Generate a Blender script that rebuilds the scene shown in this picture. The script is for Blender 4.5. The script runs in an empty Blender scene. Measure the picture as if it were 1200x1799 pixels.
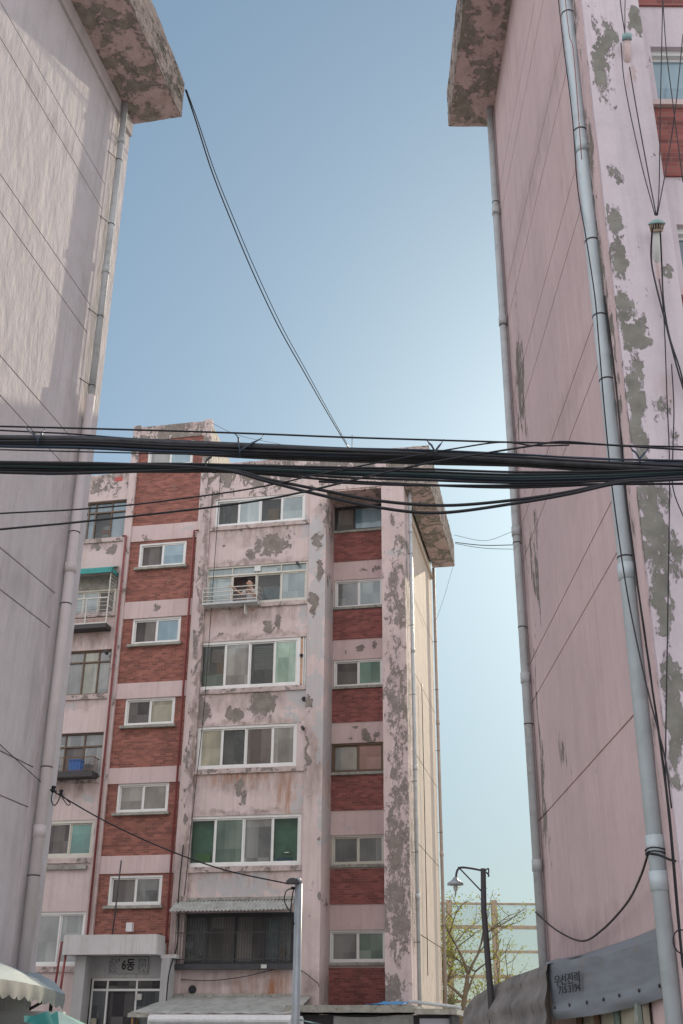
import bpy, bmesh, math, random
from mathutils import Vector, Matrix, noise
random.seed(7)
R = math.radians
sc = bpy.context.scene
COL = sc.collection

# ------------------------------------------------------------------ camera
F_PX = 1997.3; PITCH = R(25.170); ROLL = R(0.501); AZ = R(11.876)
EYE = Vector((0, 0, 1.6))
_c, _s = math.cos(PITCH), math.sin(PITCH)
FW = Vector((0, _c, _s)); _r0 = Vector((1, 0, 0)); _u0 = Vector((0, -_s, _c))
RT = math.cos(ROLL)*_r0 + math.sin(ROLL)*_u0
UP = -math.sin(ROLL)*_r0 + math.cos(ROLL)*_u0
cam_d = bpy.data.cameras.new('camera'); cam = bpy.data.objects.new('camera', cam_d); COL.objects.link(cam)
cam_d.sensor_fit = 'HORIZONTAL'; cam_d.sensor_width = 36; cam_d.lens = F_PX/1200*36
cam_d.clip_start = .05; cam_d.clip_end = 6000
m = Matrix.Identity(4)
for i in range(3):
    m[i][0], m[i][1], m[i][2], m[i][3] = RT[i], UP[i], -FW[i], EYE[i]
cam.matrix_world = m
sc.camera = cam

def ray(x, y): return FW*F_PX + RT*(x-600) - UP*(y-899.5)
def hit(x, y, P, n):
    d = ray(x, y); P = Vector(P); n = Vector(n)
    return EYE + d*((P-EYE).dot(n)/d.dot(n))
def at(x, y, Y): return hit(x, y, (0, Y, 0), (0, 1, 0))

# ------------------------------------------------------------------ sun / sky
SKY_TINT = (.96, 1.225, 1.36, 1); SKY_FILL = (9.2, 9.2, 9.6, 1)
SUN_AZ = R(19.4); SUN_EL = R(25.4)
sd = Vector((math.sin(SUN_AZ)*math.cos(SUN_EL), math.cos(SUN_AZ)*math.cos(SUN_EL), math.sin(SUN_EL)))
sl = bpy.data.lights.new('sun', 'SUN'); sl.energy = 4.3; sl.angle = R(.5); sl.color = (1, .88, .66)
so = bpy.data.objects.new('sun', sl); COL.objects.link(so)
so.rotation_euler = sd.to_track_quat('Z', 'Y').to_euler(); so.location = (20, 60, 40)
w = bpy.data.worlds.new('World'); sc.world = w; w.use_nodes = True
nt = w.node_tree; bg = nt.nodes['Background']
sky = nt.nodes.new('ShaderNodeTexSky'); sky.sky_type = 'NISHITA'; sky.sun_disc = False
sky.sun_elevation = SUN_EL; sky.sun_rotation = SUN_AZ
sky.altitude = 0; sky.air_density = 1.0; sky.dust_density = 1.0; sky.ozone_density = 1.5
gm = nt.nodes.new('ShaderNodeGamma'); gm.inputs[1].default_value = .545   # hazy air: compress the range between aureole and zenith
def wn(t, **k):
    x = nt.nodes.new(t)
    for a, b in k.items(): setattr(x, a, b)
    return x
tint = wn('ShaderNodeMix', data_type='RGBA', blend_type='MULTIPLY'); tint.inputs[0].default_value = 1; tint.inputs[7].default_value = SKY_TINT
wtc0 = wn('ShaderNodeTexCoord'); sz = wn('ShaderNodeSeparateXYZ'); nt.links.new(wtc0.outputs['Generated'], sz.inputs[0])
hz = wn('ShaderNodeMapRange'); nt.links.new(sz.outputs[2], hz.inputs[0]); hz.inputs[1].default_value = 0; hz.inputs[2].default_value = .45; hz.inputs[3].default_value = .60; hz.inputs[4].default_value = 1.0
hv = wn('ShaderNodeVectorMath', operation='SCALE'); nt.links.new(gm.outputs[0], hv.inputs[0]); nt.links.new(hz.outputs[0], hv.inputs['Scale'])   # murky air low down
nt.links.new(sky.outputs[0], gm.inputs[0]); nt.links.new(hv.outputs[0], tint.inputs[6])
# invented cloud glow in the sky out of view, added as fill for the walls
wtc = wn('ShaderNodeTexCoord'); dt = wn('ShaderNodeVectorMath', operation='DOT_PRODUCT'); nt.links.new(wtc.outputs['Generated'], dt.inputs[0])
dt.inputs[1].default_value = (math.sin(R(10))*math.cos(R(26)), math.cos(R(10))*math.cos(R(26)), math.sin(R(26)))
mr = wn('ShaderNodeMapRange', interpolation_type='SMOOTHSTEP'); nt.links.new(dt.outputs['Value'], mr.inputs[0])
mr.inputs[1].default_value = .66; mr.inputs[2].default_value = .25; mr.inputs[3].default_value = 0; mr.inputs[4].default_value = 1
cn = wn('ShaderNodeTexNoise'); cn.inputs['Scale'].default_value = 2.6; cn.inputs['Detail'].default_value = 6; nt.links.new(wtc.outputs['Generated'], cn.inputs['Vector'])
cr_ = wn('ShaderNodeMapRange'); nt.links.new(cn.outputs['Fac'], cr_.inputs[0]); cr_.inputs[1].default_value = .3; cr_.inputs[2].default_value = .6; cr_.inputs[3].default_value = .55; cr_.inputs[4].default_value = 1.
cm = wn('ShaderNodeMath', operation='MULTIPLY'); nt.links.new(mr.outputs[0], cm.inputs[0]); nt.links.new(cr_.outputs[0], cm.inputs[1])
cl = wn('ShaderNodeMix', data_type='RGBA'); nt.links.new(cm.outputs[0], cl.inputs[0]); nt.links.new(tint.outputs[2], cl.inputs[6]); cl.inputs[7].default_value = SKY_FILL
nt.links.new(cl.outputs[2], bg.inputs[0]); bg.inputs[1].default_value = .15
sc.view_settings.view_transform = 'Standard'; sc.view_settings.look = 'None'
sc.view_settings.exposure = 0.24; sc.view_settings.gamma = 1
sc.cycles.max_bounces = 6; sc.cycles.diffuse_bounces = 4; sc.cycles.transparent_max_bounces = 12

# ------------------------------------------------------------------ materials
class N:
    """small node-tree helper"""
    def __init__(s, name):
        s.m = bpy.data.materials.new(name); s.m.use_nodes = True
        s.t = s.m.node_tree; s.b = s.t.nodes['Principled BSDF']; s.out = s.t.nodes['Material Output']
        s.tc = s.t.nodes.new('ShaderNodeTexCoord'); s.P = s.tc.outputs['Object']
    def n(s, typ, **kw):
        x = s.t.nodes.new(typ)
        for k, v in kw.items(): setattr(x, k, v)
        return x
    def put(s, sock, v):
        if isinstance(v, bpy.types.NodeSocket): s.t.links.new(v, sock)
        elif v is not None:
            if hasattr(sock.default_value, '__len__') and len(sock.default_value) == 4 and len(v) == 3: v = (*v, 1)
            sock.default_value = v
    def math(s, op, a, b=None, c=None, clamp=False):
        x = s.n('ShaderNodeMath', operation=op, use_clamp=clamp)
        for i, v in enumerate((a, b, c)):
            if v is not None: s.put(x.inputs[i], v)
        return x.outputs[0]
    def vmath(s, op, *a):
        x = s.n('ShaderNodeVectorMath', operation=op)
        for i, v in enumerate(a): s.put(x.inputs[i], v)
        return x.outputs['Value'] if op in ('LENGTH', 'DOT_PRODUCT') else x.outputs[0]
    def scale(s, v, sc_): return s.vmath('MULTIPLY', v, sc_)
    def noise(s, v, scale, detail=4, rough=.55, dist=0, col=False):
        x = s.n('ShaderNodeTexNoise'); s.put(x.inputs['Vector'], v)
        x.inputs['Scale'].default_value = scale; x.inputs['Detail'].default_value = detail
        x.inputs['Roughness'].default_value = rough; x.inputs['Distortion'].default_value = dist
        return x.outputs['Color' if col else 'Fac']
    def ss(s, v, a, b, to0=0., to1=1.):
        x = s.n('ShaderNodeMapRange'); x.clamp = True
        s.put(x.inputs[0], v); s.put(x.inputs[1], a); s.put(x.inputs[2], b); s.put(x.inputs[3], to0); s.put(x.inputs[4], to1)
        return x.outputs[0]
    def mix(s, f, a, b, mode='MIX'):
        x = s.n('ShaderNodeMix', data_type='RGBA', blend_type=mode)
        s.put(x.inputs[0], f); s.put(x.inputs[6], a); s.put(x.inputs[7], b)
        return x.outputs[2]
    def bump(s, h, strength=.5, dist=.02, nrm=None):
        x = s.n('ShaderNodeBump'); x.inputs['Strength'].default_value = strength; x.inputs['Distance'].default_value = dist
        s.put(x.inputs['Height'], h)
        if nrm is not None: s.put(x.inputs['Normal'], nrm)
        return x.outputs[0]
    def done(s, col=None, rough=None, nrm=None, metal=None, spec=None):
        if col is not None: s.put(s.b.inputs['Base Color'], col)
        if rough is not None: s.put(s.b.inputs['Roughness'], rough)
        if nrm is not None: s.put(s.b.inputs['Normal'], nrm)
        if metal is not None: s.put(s.b.inputs['Metallic'], metal)
        if spec is not None: s.put(s.b.inputs['Specular IOR Level'], spec)
        return s.m

def spots_value(g, spots, axis, warp=None):
    """max over soft ellipses k*(1-d); axis 0 -> pattern on x,z ; 1 -> on y,z"""
    acc = None
    if not spots: return 0.0
    if not hasattr(g, 'W'):
        wv = g.noise(g.P, 2.6, 4, .6, 0, True)
        g.W = g.vmath('ADD', g.P, g.vmath('MULTIPLY', g.vmath('SUBTRACT', wv, (.5, .5, .5)), (.95*g.warp, .95*g.warp, 1.3*g.warp)))
    for a, z, ra, rz, k in spots:
        if axis == 0: c = (-a/ra, 0, -z/rz); q = (1/ra, 0, 1/rz)
        else: c = (0, -a/ra, -z/rz); q = (0, 1/ra, 1/rz)
        x = g.n('ShaderNodeVectorMath', operation='MULTIPLY_ADD')
        g.put(x.inputs[0], g.W); g.put(x.inputs[1], q); g.put(x.inputs[2], c)
        d = g.vmath('LENGTH', x.outputs[0])
        v = g.math('MULTIPLY', g.math('SUBTRACT', 1.0, g.math('POWER', d, 2.0), clamp=True), k)
        acc = v if acc is None else g.math('MAXIMUM', acc, v)
    return acc if acc is not None else 0.0

def plaster(name, base, axis=0, thr=.70, pscale=1.6, spots=(), light=(), rust=(), conc=((.165, .140, .125), (.265, .235, .21)),
            lightcol=(.435, .445, .465), grime=(), streak=.35, rough_bump=.25, rb_scale=6., rb_stretch=.6, off=0., dirt=.25, elong=1.0, lthr=9., warp=.75, fine_w=.30):
    g = N(name); g.warp = warp
    P = g.vmath('ADD', g.P, (off, off*1.7, off*.6))
    big = g.noise(P, .7, 5, .6)
    fine = g.noise(P, 30, 4, .6)
    st = g.noise(g.scale(P, (5, 5, .22)), 1.0, 6, .6)
    mid = g.noise(P, 3.2, 5, .6)
    col = g.mix(g.ss(big, .3, .7), tuple(c*.90 for c in base), tuple(min(1, c*1.06) for c in base))
    col = g.mix(g.ss(fine, .25, .75, 0, 1), col, g.mix(1, col, (.93, .93, .93), 'MULTIPLY'))
    col = g.mix(g.math('MULTIPLY', g.ss(st, .52, .8), streak), col, g.mix(1, col, (.52, .50, .48), 'MULTIPLY'))
    col = g.mix(g.math('MULTIPLY', g.ss(mid, .5, .8), dirt), col, g.mix(1, col, (.60, .58, .56), 'MULTIPLY'))
    st2 = g.noise(g.scale(P, (14, 14, .5)), 1.0, 4, .6)
    col = g.mix(g.math('MULTIPLY', g.math('MULTIPLY', g.ss(st2, .5, .72), g.ss(big, .42, .62)), streak*1.3, clamp=True), col, g.mix(1, col, (.62, .58, .55), 'MULTIPLY'))
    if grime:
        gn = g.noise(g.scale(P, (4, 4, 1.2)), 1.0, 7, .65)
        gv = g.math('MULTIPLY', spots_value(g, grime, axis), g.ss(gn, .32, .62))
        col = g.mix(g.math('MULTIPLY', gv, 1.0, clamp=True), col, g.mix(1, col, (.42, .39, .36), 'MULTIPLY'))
    if rust:
        rn = g.noise(g.scale(P, (9, 9, .9)), 1.0, 5)
        rv = g.math('MULTIPLY', spots_value(g, rust, axis), g.ss(rn, .35, .7))
        col = g.mix(g.math('MULTIPLY', rv, .9, clamp=True), col, (.30, .13, .06))
    pn = g.noise(g.scale(P, (1, 1, 1/elong)), pscale, 9, .62, .5)
    pf = g.noise(g.scale(P, (1, 1, 1/elong)), pscale*5, 6, .6, .3)
    n_ = g.math('ADD', g.math('MULTIPLY', pn, 1-fine_w), g.math('MULTIPLY', pf, fine_w))
    n_ = g.math('MULTIPLY_ADD', n_, 1.25, -.125)
    ln = g.noise(P, 2.3, 7, .6, .6)
    lv = g.math('ADD', ln, spots_value(g, light, axis)) if light else ln
    lmask = g.ss(lv, lthr if not light else .80, (lthr if not light else .80)+.03)
    col = g.mix(g.math('MULTIPLY', lmask, g.ss(mid, .3, .65, .9, .45)), col, g.mix(g.ss(fine, .3, .7), tuple(c*.85 for c in lightcol), lightcol))
    v = g.math('ADD', n_, spots_value(g, spots, axis))
    mask = g.ss(v, thr, thr+.012)
    rim = g.math('MULTIPLY', g.ss(v, thr-.028, thr-.008), g.math('SUBTRACT', 1, mask))
    col = g.mix(g.math('MULTIPLY', rim, .55), col, tuple(min(.75, c*1.18+.03) for c in base))
    cc = g.mix(g.ss(g.noise(P, 5, 6, .65), .3, .7), conc[0], conc[1])
    cc = g.mix(g.math('MULTIPLY', g.ss(g.noise(P, 11, 6, .7), .60, .64), .45), cc, (.40, .37, .355))   # islands of undercoat
    col = g.mix(mask, col, cc)
    rb = g.noise(g.scale(P, (1, 1, rb_stretch)), rb_scale, 5, .55)
    h = g.math('ADD', g.math('MULTIPLY', rb, 1.0), g.math('MULTIPLY', fine, .12))
    nrm = g.bump(h, rough_bump, .05)
    nrm = g.bump(g.math('ADD', g.math('SUBTRACT', 1, mask), g.math('MULTIPLY', rim, .8)), .9, .012, nrm)
    return g.done(col, .88, nrm, spec=.25)

def simple(name, base, rough=.6, metal=0., var=.18, vscale=4., bump=0., bscale=60, spec=.4, dirt=None, stretch=(1, 1, 1)):
    g = N(name)
    P = g.scale(g.P, stretch)
    v = g.noise(P, vscale, 5, .6)
    col = g.mix(g.ss(v, .3, .7), tuple(c*(1-var) for c in base), tuple(min(1, c*(1+var)) for c in base))
    if dirt:
        d = g.noise(P, vscale*2.3, 6, .65, .4)
        col = g.mix(g.ss(d, .52, .72), col, dirt)
    nrm = g.bump(g.noise(P, bscale, 4), bump, .01) if bump else None
    rr = g.ss(v, .3, .7, max(.05, rough-.08), min(1, rough+.1))
    return g.done(col, rr, nrm, metal, spec)

def brick(name, c1, c2, mortar, dirt=.5):
    g = N(name)
    sx = g.n('ShaderNodeSeparateXYZ'); g.put(sx.inputs[0], g.P)
    cb = g.n('ShaderNodeCombineXYZ'); g.put(cb.inputs[0], g.math('ADD', sx.outputs[0], sx.outputs[1])); g.put(cb.inputs[1], sx.outputs[2])
    b = g.n('ShaderNodeTexBrick'); g.put(b.inputs['Vector'], cb.outputs[0])
    b.offset = .5
    g.put(b.inputs['Color1'], c1); g.put(b.inputs['Color2'], c2); g.put(b.inputs['Mortar'], mortar)
    b.inputs['Scale'].default_value = 1; b.inputs['Mortar Size'].default_value = .005; b.inputs['Mortar Smooth'].default_value = .3
    b.inputs['Bias'].default_value = 0; b.inputs['Brick Width'].default_value = .20; b.inputs['Row Height'].default_value = .067
    big = g.noise(g.P, 1.3, 6, .65)
    rowv = g.noise(g.scale(g.P, (.8, .8, 9)), 1, 4, .7)
    col = g.mix(g.ss(rowv, .35, .7, 0, .6), b.outputs['Color'], g.mix(1, b.outputs['Color'], (.62, .6, .6), 'MULTIPLY'))
    col = g.mix(g.ss(big, .5, .75, 0, dirt), col, (.07, .045, .04))
    pale = g.noise(g.P, 3.5, 8, .7, .3)
    col = g.mix(g.ss(pale, .60, .72, 0, .5), col, (.38, .27, .24))
    h = g.math('ADD', b.outputs['Fac'], g.math('MULTIPLY', g.noise(g.P, 40, 3), .3))
    nrm = g.bump(g.math('SUBTRACT', 1, h), .5, .01)
    return g.done(col, .9, nrm, spec=.2)

def pane(name, base, var=.25, vs=(1.6, 1.6, 1.0), rough=.08, second=None, spec=.85):
    """window glass seen against a curtain, film or dim room close behind it"""
    g = N(name)
    oi = g.n('ShaderNodeObjectInfo')
    P = g.vmath('ADD', g.P, g.scale(g.vmath('ADD', oi.outputs['Random'], (0, 0, 0)), (37, 11, 23)))
    v = g.noise(g.scale(P, vs), 1.0, 3, .5, .4)
    col = g.mix(g.ss(v, .3, .7), tuple(c*(1-var) for c in base), second or tuple(c*(1+var) for c in base))
    fl = g.vmath('FLOOR', g.scale(P, (2.9, .01, 1.15)))
    vo = g.n('ShaderNodeTexWhiteNoise', noise_dimensions='3D'); g.put(vo.inputs['Vector'], fl)
    lo = g.mix(1, col, (.70, .70, .71), 'MULTIPLY'); hi = g.mix(.14, col, (.62, .60, .56))
    col = g.mix(vo.outputs['Value'], lo, hi)   # dim curtains and furniture close behind
    pleat = g.noise(g.scale(P, (16, 16, .25)), 1, 3)
    col = g.mix(g.ss(pleat, .4, .7, 0, .25), col, g.mix(1, col, (.6, .6, .6), 'MULTIPLY'))
    wob = g.bump(g.noise(P, 1.6, 2), .35, .03)
    return g.done(col, rough, wob if rough < .3 else None, 0, spec)

def clear_glass(name, tint=(.90, .93, .93), haze=.12):
    g = N(name)
    tr = g.n('ShaderNodeBsdfTransparent'); tr.inputs[0].default_value = (*tint, 1)
    g.done((.30, .33, .33), .08, None, 0, .6)
    fr = g.n('ShaderNodeFresnel'); fr.inputs[0].default_value = 1.5
    ms = g.n('ShaderNodeMixShader'); g.put(ms.inputs[0], g.math('ADD', fr.outputs[0], haze, clamp=True))
    g.put(ms.inputs[1], tr.outputs[0]); g.put(ms.inputs[2], g.b.outputs[0])
    g.t.links.new(ms.outputs[0], g.out.inputs[0])
    return g.m

PINK = (.605, .50, .485)
M = {}
M['main'] = plaster('weathered_pink_paint', PINK, 0, .70, 2.3, off=3.1, elong=1.4, warp=.6,
    spots=[(-4.92, 16.07, .26, .32, .32), (-4.26, 16.28, .75, .52, .36), (-5.96, 16.34, .14, .18, .3), (-4.3, 13.57, .20, .38, .34), (-3.98, 13.61, .17, .46, .34),
           (-5.89, 13.35, .12, .12, .3), (-6.29, 10.98, .38, .5, .36), (-5.29, 10.81, .38, .36, .36), (-4.44, 11.02, .55, .75, .36), (-4.75, 11.08, .12, .14, .3),
           (-5.04, 8.5, .22, .46, .36), (-4.85, 8.25, .16, .3, .34), (-5.0, 18.85, 2.6, 1.0, .27), (-2.2, 18.9, 2.2, 1.0, .27), (-8.0, 20.8, 1.9, .9, .28), (-.2, 18.6, 1.4, .8, .27), (-6.5, 18.4, .3, 1.2, .22),
           (-10.3, 19.1, 1.4, .6, .26), (-9.88, 16.61, .32, .2, .36), (-10.44, 16.69, .28, .2, .36), (-9.6, 7.4, .2, .3, .3), (-5, 17.0, 2.6, .18, .14)],
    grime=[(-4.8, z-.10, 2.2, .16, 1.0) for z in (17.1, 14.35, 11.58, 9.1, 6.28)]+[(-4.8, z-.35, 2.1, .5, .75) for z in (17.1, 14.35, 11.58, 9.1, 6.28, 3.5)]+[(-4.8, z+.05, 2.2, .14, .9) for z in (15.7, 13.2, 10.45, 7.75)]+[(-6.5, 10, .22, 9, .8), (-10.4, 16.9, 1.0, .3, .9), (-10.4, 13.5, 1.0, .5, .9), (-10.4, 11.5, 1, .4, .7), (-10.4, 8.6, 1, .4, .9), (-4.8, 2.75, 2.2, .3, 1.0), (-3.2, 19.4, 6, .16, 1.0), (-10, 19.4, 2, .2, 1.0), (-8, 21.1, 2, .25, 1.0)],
    light=[(-9.9, 8.2, .6, .5, .35), (-10.8, 11.3, .7, .25, .35), (-4.9, 5.75, 2.3, .55, .50), (-3.2, 14.3, .35, 1.6, .40), (-3.3, 11.0, .5, .9, .44), (-3.2, 16.9, .4, .9, .4), (-3.2, 8.2, .25, 1.0, .36)],
    rust=[(-5, 8.9, 1.9, .35, 1.1), (-3.6, 8.4, .35, 1.0, 1.1), (-10.4, 14.0, .9, .35, .9), (-3.7, 2.9, .45, .9, 1.2), (-4.6, 2.9, .5, .9, .6), (-6.2, 14.0, .3, .5, .7)])
M['pilaster'] = plaster('pilaster_paint', PINK, 0, .70, 2.4, off=8.3,
    spots=[(-2.53, 17.23, .14, .7, .32), (-2.75, 16.34, .22, .35, .34), (-2.69, 15.15, .18, .5, .36), (-2.92, 10.91, .2, .4, .34), (-3.0, 9.53, .16, .75, .3), (-2.4, 5.32, .16, .16, .32), (-2.9, 14.2, .2, .5, .3)],
    grime=[(-2.5, 17, .4, 1.2, .7), (-2.8, 9.3, .5, 1.6, .8), (-2.8, 3.0, .6, .6, .8)], light=[(-2.84, 16.15, .45, 1.5, .55), (-2.71, 14.38, .5, 1.3, .55), (-2.78, 13.07, .4, 1.3, .55), (-2.84, 11.43, .6, .9, .55), (-2.55, 10.02, .22, 1.5, .5), (-2.5, 7.6, .16, 1.2, .45)])
M['column'] = plaster('cracked_column_paint', tuple(c*.94 for c in PINK), 0, .645, 3.2, off=5.7, elong=2.2,
    spots=[(-6.6, 14, .25, 6, .14), (-9.3, 14, .2, 6, .07), (-6.6, 9, .2, 6, .12), (-6.75, 19.5, .3, 2, .2), (-9.3, 20.5, .2, 1.5, .2)], grime=[(-6.52, 11, .16, 9, 1.2), (-6.7, 5, .3, 3, .7), (-9.3, 5, .2, 3, .6)], light=[(-9.3, 12, .12, 9, .30), (-6.8, 12, .1, 9, .22)])
M['recess'] = plaster('recess_paint', (.61, .475, .465), 0, .72, 2.2, off=1.9,
    spots=[(-1.3, 10.2, .5, .22, .36), (-1.93, 10.26, .14, .18, .32), (-1.69, 10.55, .12, .12, .3), (-1.63, 13.02, .18, .18, .34), (-1.11, 13.03, .18, .18, .34), (-2.1, 13.0, .12, .1, .3),
           (-1.48, 15.7, .18, .1, .32), (-1.06, 15.71, .14, .2, .34)], light=[(-1.91, 7.55, .45, .2, .42), (-1.6, 13.2, .4, .1, .3)])
M['pillar'] = plaster('flaking_pillar_paint', (.60, .485, .475), 0, .63, 5.0, off=6.6, elong=2.0, warp=.5, fine_w=.36,
    spots=[(-.0, 16.1, .25, .35, .22), (-.15, 14.2, .50, 1.9, .17), (-.2, 10.8, .55, 2.5, .17), (-.17, 8.4, .42, 1.6, .16), (-.3, 6.83, .6, 1.7, .20), (-.32, 5.0, .6, 1.7, .21), (-.45, 2.97, .4, .5, .25), (-.32, 16.84, .14, .25, .2)],
    conc=((.17, .142, .128), (.265, .23, .21)), grime=[(-.3, 10, .6, 9, .35)], light=[(-.3, 15.75, .5, .14, .4)])
M['gable_mid'] = plaster('gable_paint', (.60, .50, .42), 1, .80, 1.6, off=2.2, rough_bump=.8, rb_scale=5, rb_stretch=.45, streak=.5)
M['gable_left'] = plaster('left_gable_paint', (.615, .565, .575), 1, .80, 1.6, off=4.4, rough_bump=.62, rb_scale=4.2, rb_stretch=.45, streak=.30, dirt=.22, grime=[(-.9, 9, .5, 9, .35), (-3, 15.3, 4, .3, .3), (-3, 7.5, 4, .4, .3), (-.3, 3, .6, 1.5, .6)])
M['gable_right'] = plaster('right_gable_paint', (.66, .51, .515), 1, .72, 2.2, off=9.4, fine_w=.38, elong=2.8, rough_bump=.35, rb_scale=3.5, rb_stretch=.3, streak=.30, dirt=.22,
    spots=[(15.7, 11.0, .9, 2.4, .22), (15.6, 8.0, 1.0, 1.4, .2), (15.9, 4.8, .9, 1.1, .18), (14.0, 4.9, 1.2, .6, .13), (16.0, 6.5, .6, 6, .16), (10.05, 9, .3, 9, .2), (12.7, 4.8, .3, .5, .16)], grime=[(16.4, 9, .4, 9, .6), (13.5, 2.75, 4, .3, .35), (10.2, 8, .35, 10, .5), (13.5, 13.6, 4, .5, .35), (13.5, 9.0, 4, .35, .3)],
    light=[(12.6, 7.6, .5, 1.0, .14), (13.4, 9.5, .4, 1.4, .12)], lightcol=(.52, .46, .45))
M['pier'] = plaster('pier_paint', (.585, .51, .55), 0, .69, 5.0, off=7.5, elong=2.0, warp=.35, fine_w=.36,
    spots=[(2.98, 12.0, .17, 1.1, .30), (3.1, 12.4, .12, .3, .28), (2.90, 9.3, .12, .8, .26), (2.90, 8.5, .12, .8, .30), (3.06, 8.2, .17, .26, .32), (2.90, 7.4, .13, 1.0, .28), (3.12, 7.33, .13, .22, .30), (2.95, 6.0, .24, .75, .36), (2.92, 5.2, .13, .6, .32),
           (2.90, 4.3, .12, 1.0, .30), (3.45, 12.6, .14, .4, .28), (3.38, 9.0, .1, .1, .22), (3.0, 10.3, .1, .25, .24), (3.2, 6.6, .2, .5, .12), (3.2, 8.6, .25, .7, .08)], rust=[(3.29, 11.7, .06, .35, 1.2), (3.31, 8.9, .06, .3, 1.0), (3.25, 7.5, .2, .3, .4)],
    conc=((.15, .142, .125), (.25, .24, .215)))
M['slab'] = plaster('slab_concrete', (.50, .43, .40), 1, .55, 2.4, off=1.2, conc=((.14, .13, .115), (.27, .25, .215)), streak=.8, dirt=.6, rough_bump=.6, rb_scale=9)
M['slab_under'] = plaster('slab_underside_concrete', (.58, .44, .42), 1, .50, 1.7, off=5.5, conc=((.15, .135, .115), (.36, .32, .275)), streak=.2, dirt=.9, rough_bump=.6, rb_scale=8)
M['penthouse'] = plaster('penthouse_paint', (.60, .52, .44), 1, .60, 1.6, off=.7, rough_bump=.6)
M['brick'] = brick('red_brick', (.37, .150, .115), (.20, .080, .066), (.28, .19, .17))
M['brick_dark'] = brick('dark_red_brick', (.35, .125, .112), (.19, .070, .066), (.25, .165, .15), .55)
M['band'] = plaster('band_paint', (.58, .46, .45), 0, .71, 2.2, off=4.9, spots=[(-8.2, 17.05, 1.2, .3, .13), (-8.6, 16.9, .4, .15, .2), (-8.0, 14.45, .2, .18, .32)], light=[(-7.3, 17.1, .5, .3, .4)])
M['roof'] = simple('roof_concrete', (.25, .24, .22), .9, bump=.3)
M['white_frame'] = simple('white_pvc_frame', (.68, .68, .67), .45, var=.06)
M['cream_frame'] = simple('cream_frame', (.55, .53, .47), .5, var=.08)
M['brown_frame'] = simple('brown_aluminium_frame', (.13, .085, .055), .45, var=.15)
M['dark_frame'] = simple('dark_frame', (.05, .05, .055), .5)
M['sill'] = simple('sill_concrete', (.30, .29, .26), .9, var=.25, bump=.4, dirt=(.12, .11, .09))
M['frost'] = pane('greyish_glass', (.165, .17, .17), second=(.26, .275, .265))
M['frost_green'] = pane('green_grey_glass', (.115, .18, .155), second=(.20, .27, .22))
M['teal'] = pane('teal_film_glass', (.04, .20, .165), second=(.07, .30, .24))
M['blue'] = pane('blue_film_glass', (.16, .31, .40), second=(.24, .38, .45))
M['deepblue'] = pane('deep_blue_glass', (.07, .15, .20), second=(.16, .24, .28))
M['mint'] = pane('mint_glass', (.22, .42, .33), second=(.42, .58, .47))
M['door_glass'] = pane('door_glass', (.045, .065, .075), second=(.09, .11, .12))
M['screen'] = pane('insect_screen', (.10, .09, .09), second=(.155, .14, .133), rough=.7, spec=.2)
M['black_glass'] = pane('dark_glass', (.022, .023, .028), second=(.05, .05, .055))
M['cream_pane'] = pane('creamy_glass', (.20, .23, .19), second=(.42, .41, .30))
M['pink_pane'] = pane('rosy_glass', (.28, .125, .125), second=(.36, .18, .175))
M['pale_blue'] = pane('pale_frosted_glass', (.24, .32, .335), second=(.33, .41, .41))
M['clear'] = clear_glass('clear_glass', haze=.12)
M['clear_green'] = clear_glass('green_tinted_glass', (.66, .88, .78), .10)
M['room'] = simple('room_wall', (.72, .62, .62), .9, var=.15)
M['pvc'] = simple('grey_pvc_pipe', (.47, .49, .50), .45, var=.12, vscale=2.5, dirt=(.33, .33, .32))
M['pvc_blue'] = simple('pale_blue_pvc_pipe', (.47, .53, .56), .45, var=.10, vscale=1.5, dirt=(.40, .44, .46))
M['pipe_paint'] = simple('painted_pipe', (.56, .50, .50), .6, var=.06)
M['pipe_brown'] = simple('brownish_pipe', (.40, .33, .29), .6, var=.15)
M['red_pipe'] = simple('dark_red_pipe', (.22, .055, .055), .55, var=.2)
M['rust'] = simple('rusty_steel', (.17, .10, .065), .8, var=.3, bump=.3)
M['rust_pale'] = simple('haze_lightened_rusty_steel', (.40, .31, .235), .8, var=.2)  # rust lightened in colour to carry the barrier's haze and backlight
M['steel'] = simple('galvanised_steel', (.34, .37, .40), .45, .25, var=.2, vscale=8, stretch=(1, 1, .3))
M['dark_steel'] = simple('dark_painted_steel', (.055, .05, .055), .6, var=.2)
M['rail'] = simple('pale_rail_paint', (.50, .49, .46), .5, var=.12)
M['cable'] = simple('black_cable_sheath', (.012, .012, .016), .38, var=.3, vscale=20, spec=.28)
M['cable_blue'] = simple('bluish_cable_sheath', (.022, .034, .055), .35, var=.2, spec=.28)
M['cable_green'] = simple('greenish_cable_sheath', (.018, .036, .038), .38, var=.2, spec=.28)
M['cable_faded'] = simple('faded_cable_sheath', (.042, .042, .046), .6, var=.4, vscale=9, spec=.2)
M['cable_grey'] = simple('grey_cable_sheath', (.16, .17, .19), .5, var=.2)
M['tarp'] = simple('grey_tarpaulin', (.20, .222, .25), .75, var=.10, vscale=2.2, bump=.25, bscale=18, dirt=(.215, .21, .21))
M['tarp2'] = simple('dusty_tarpaulin', (.215, .20, .195), .8, var=.3, vscale=2.6, bump=.3, bscale=14, dirt=(.10, .095, .095))
M['tarp_ink'] = simple('dark_stencil_ink', (.03, .032, .04), .8, var=.3)
M['awning_cloth'] = simple('pale_blue_awning_cloth', (.29, .345, .37), .8, var=.14, vscale=3, bump=.2, bscale=14, dirt=(.22, .26, .27))
M['valance'] = simple('dirty_white_valance', (.235, .24, .235), .85, var=.15, vscale=5, dirt=(.17, .165, .155))
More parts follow.
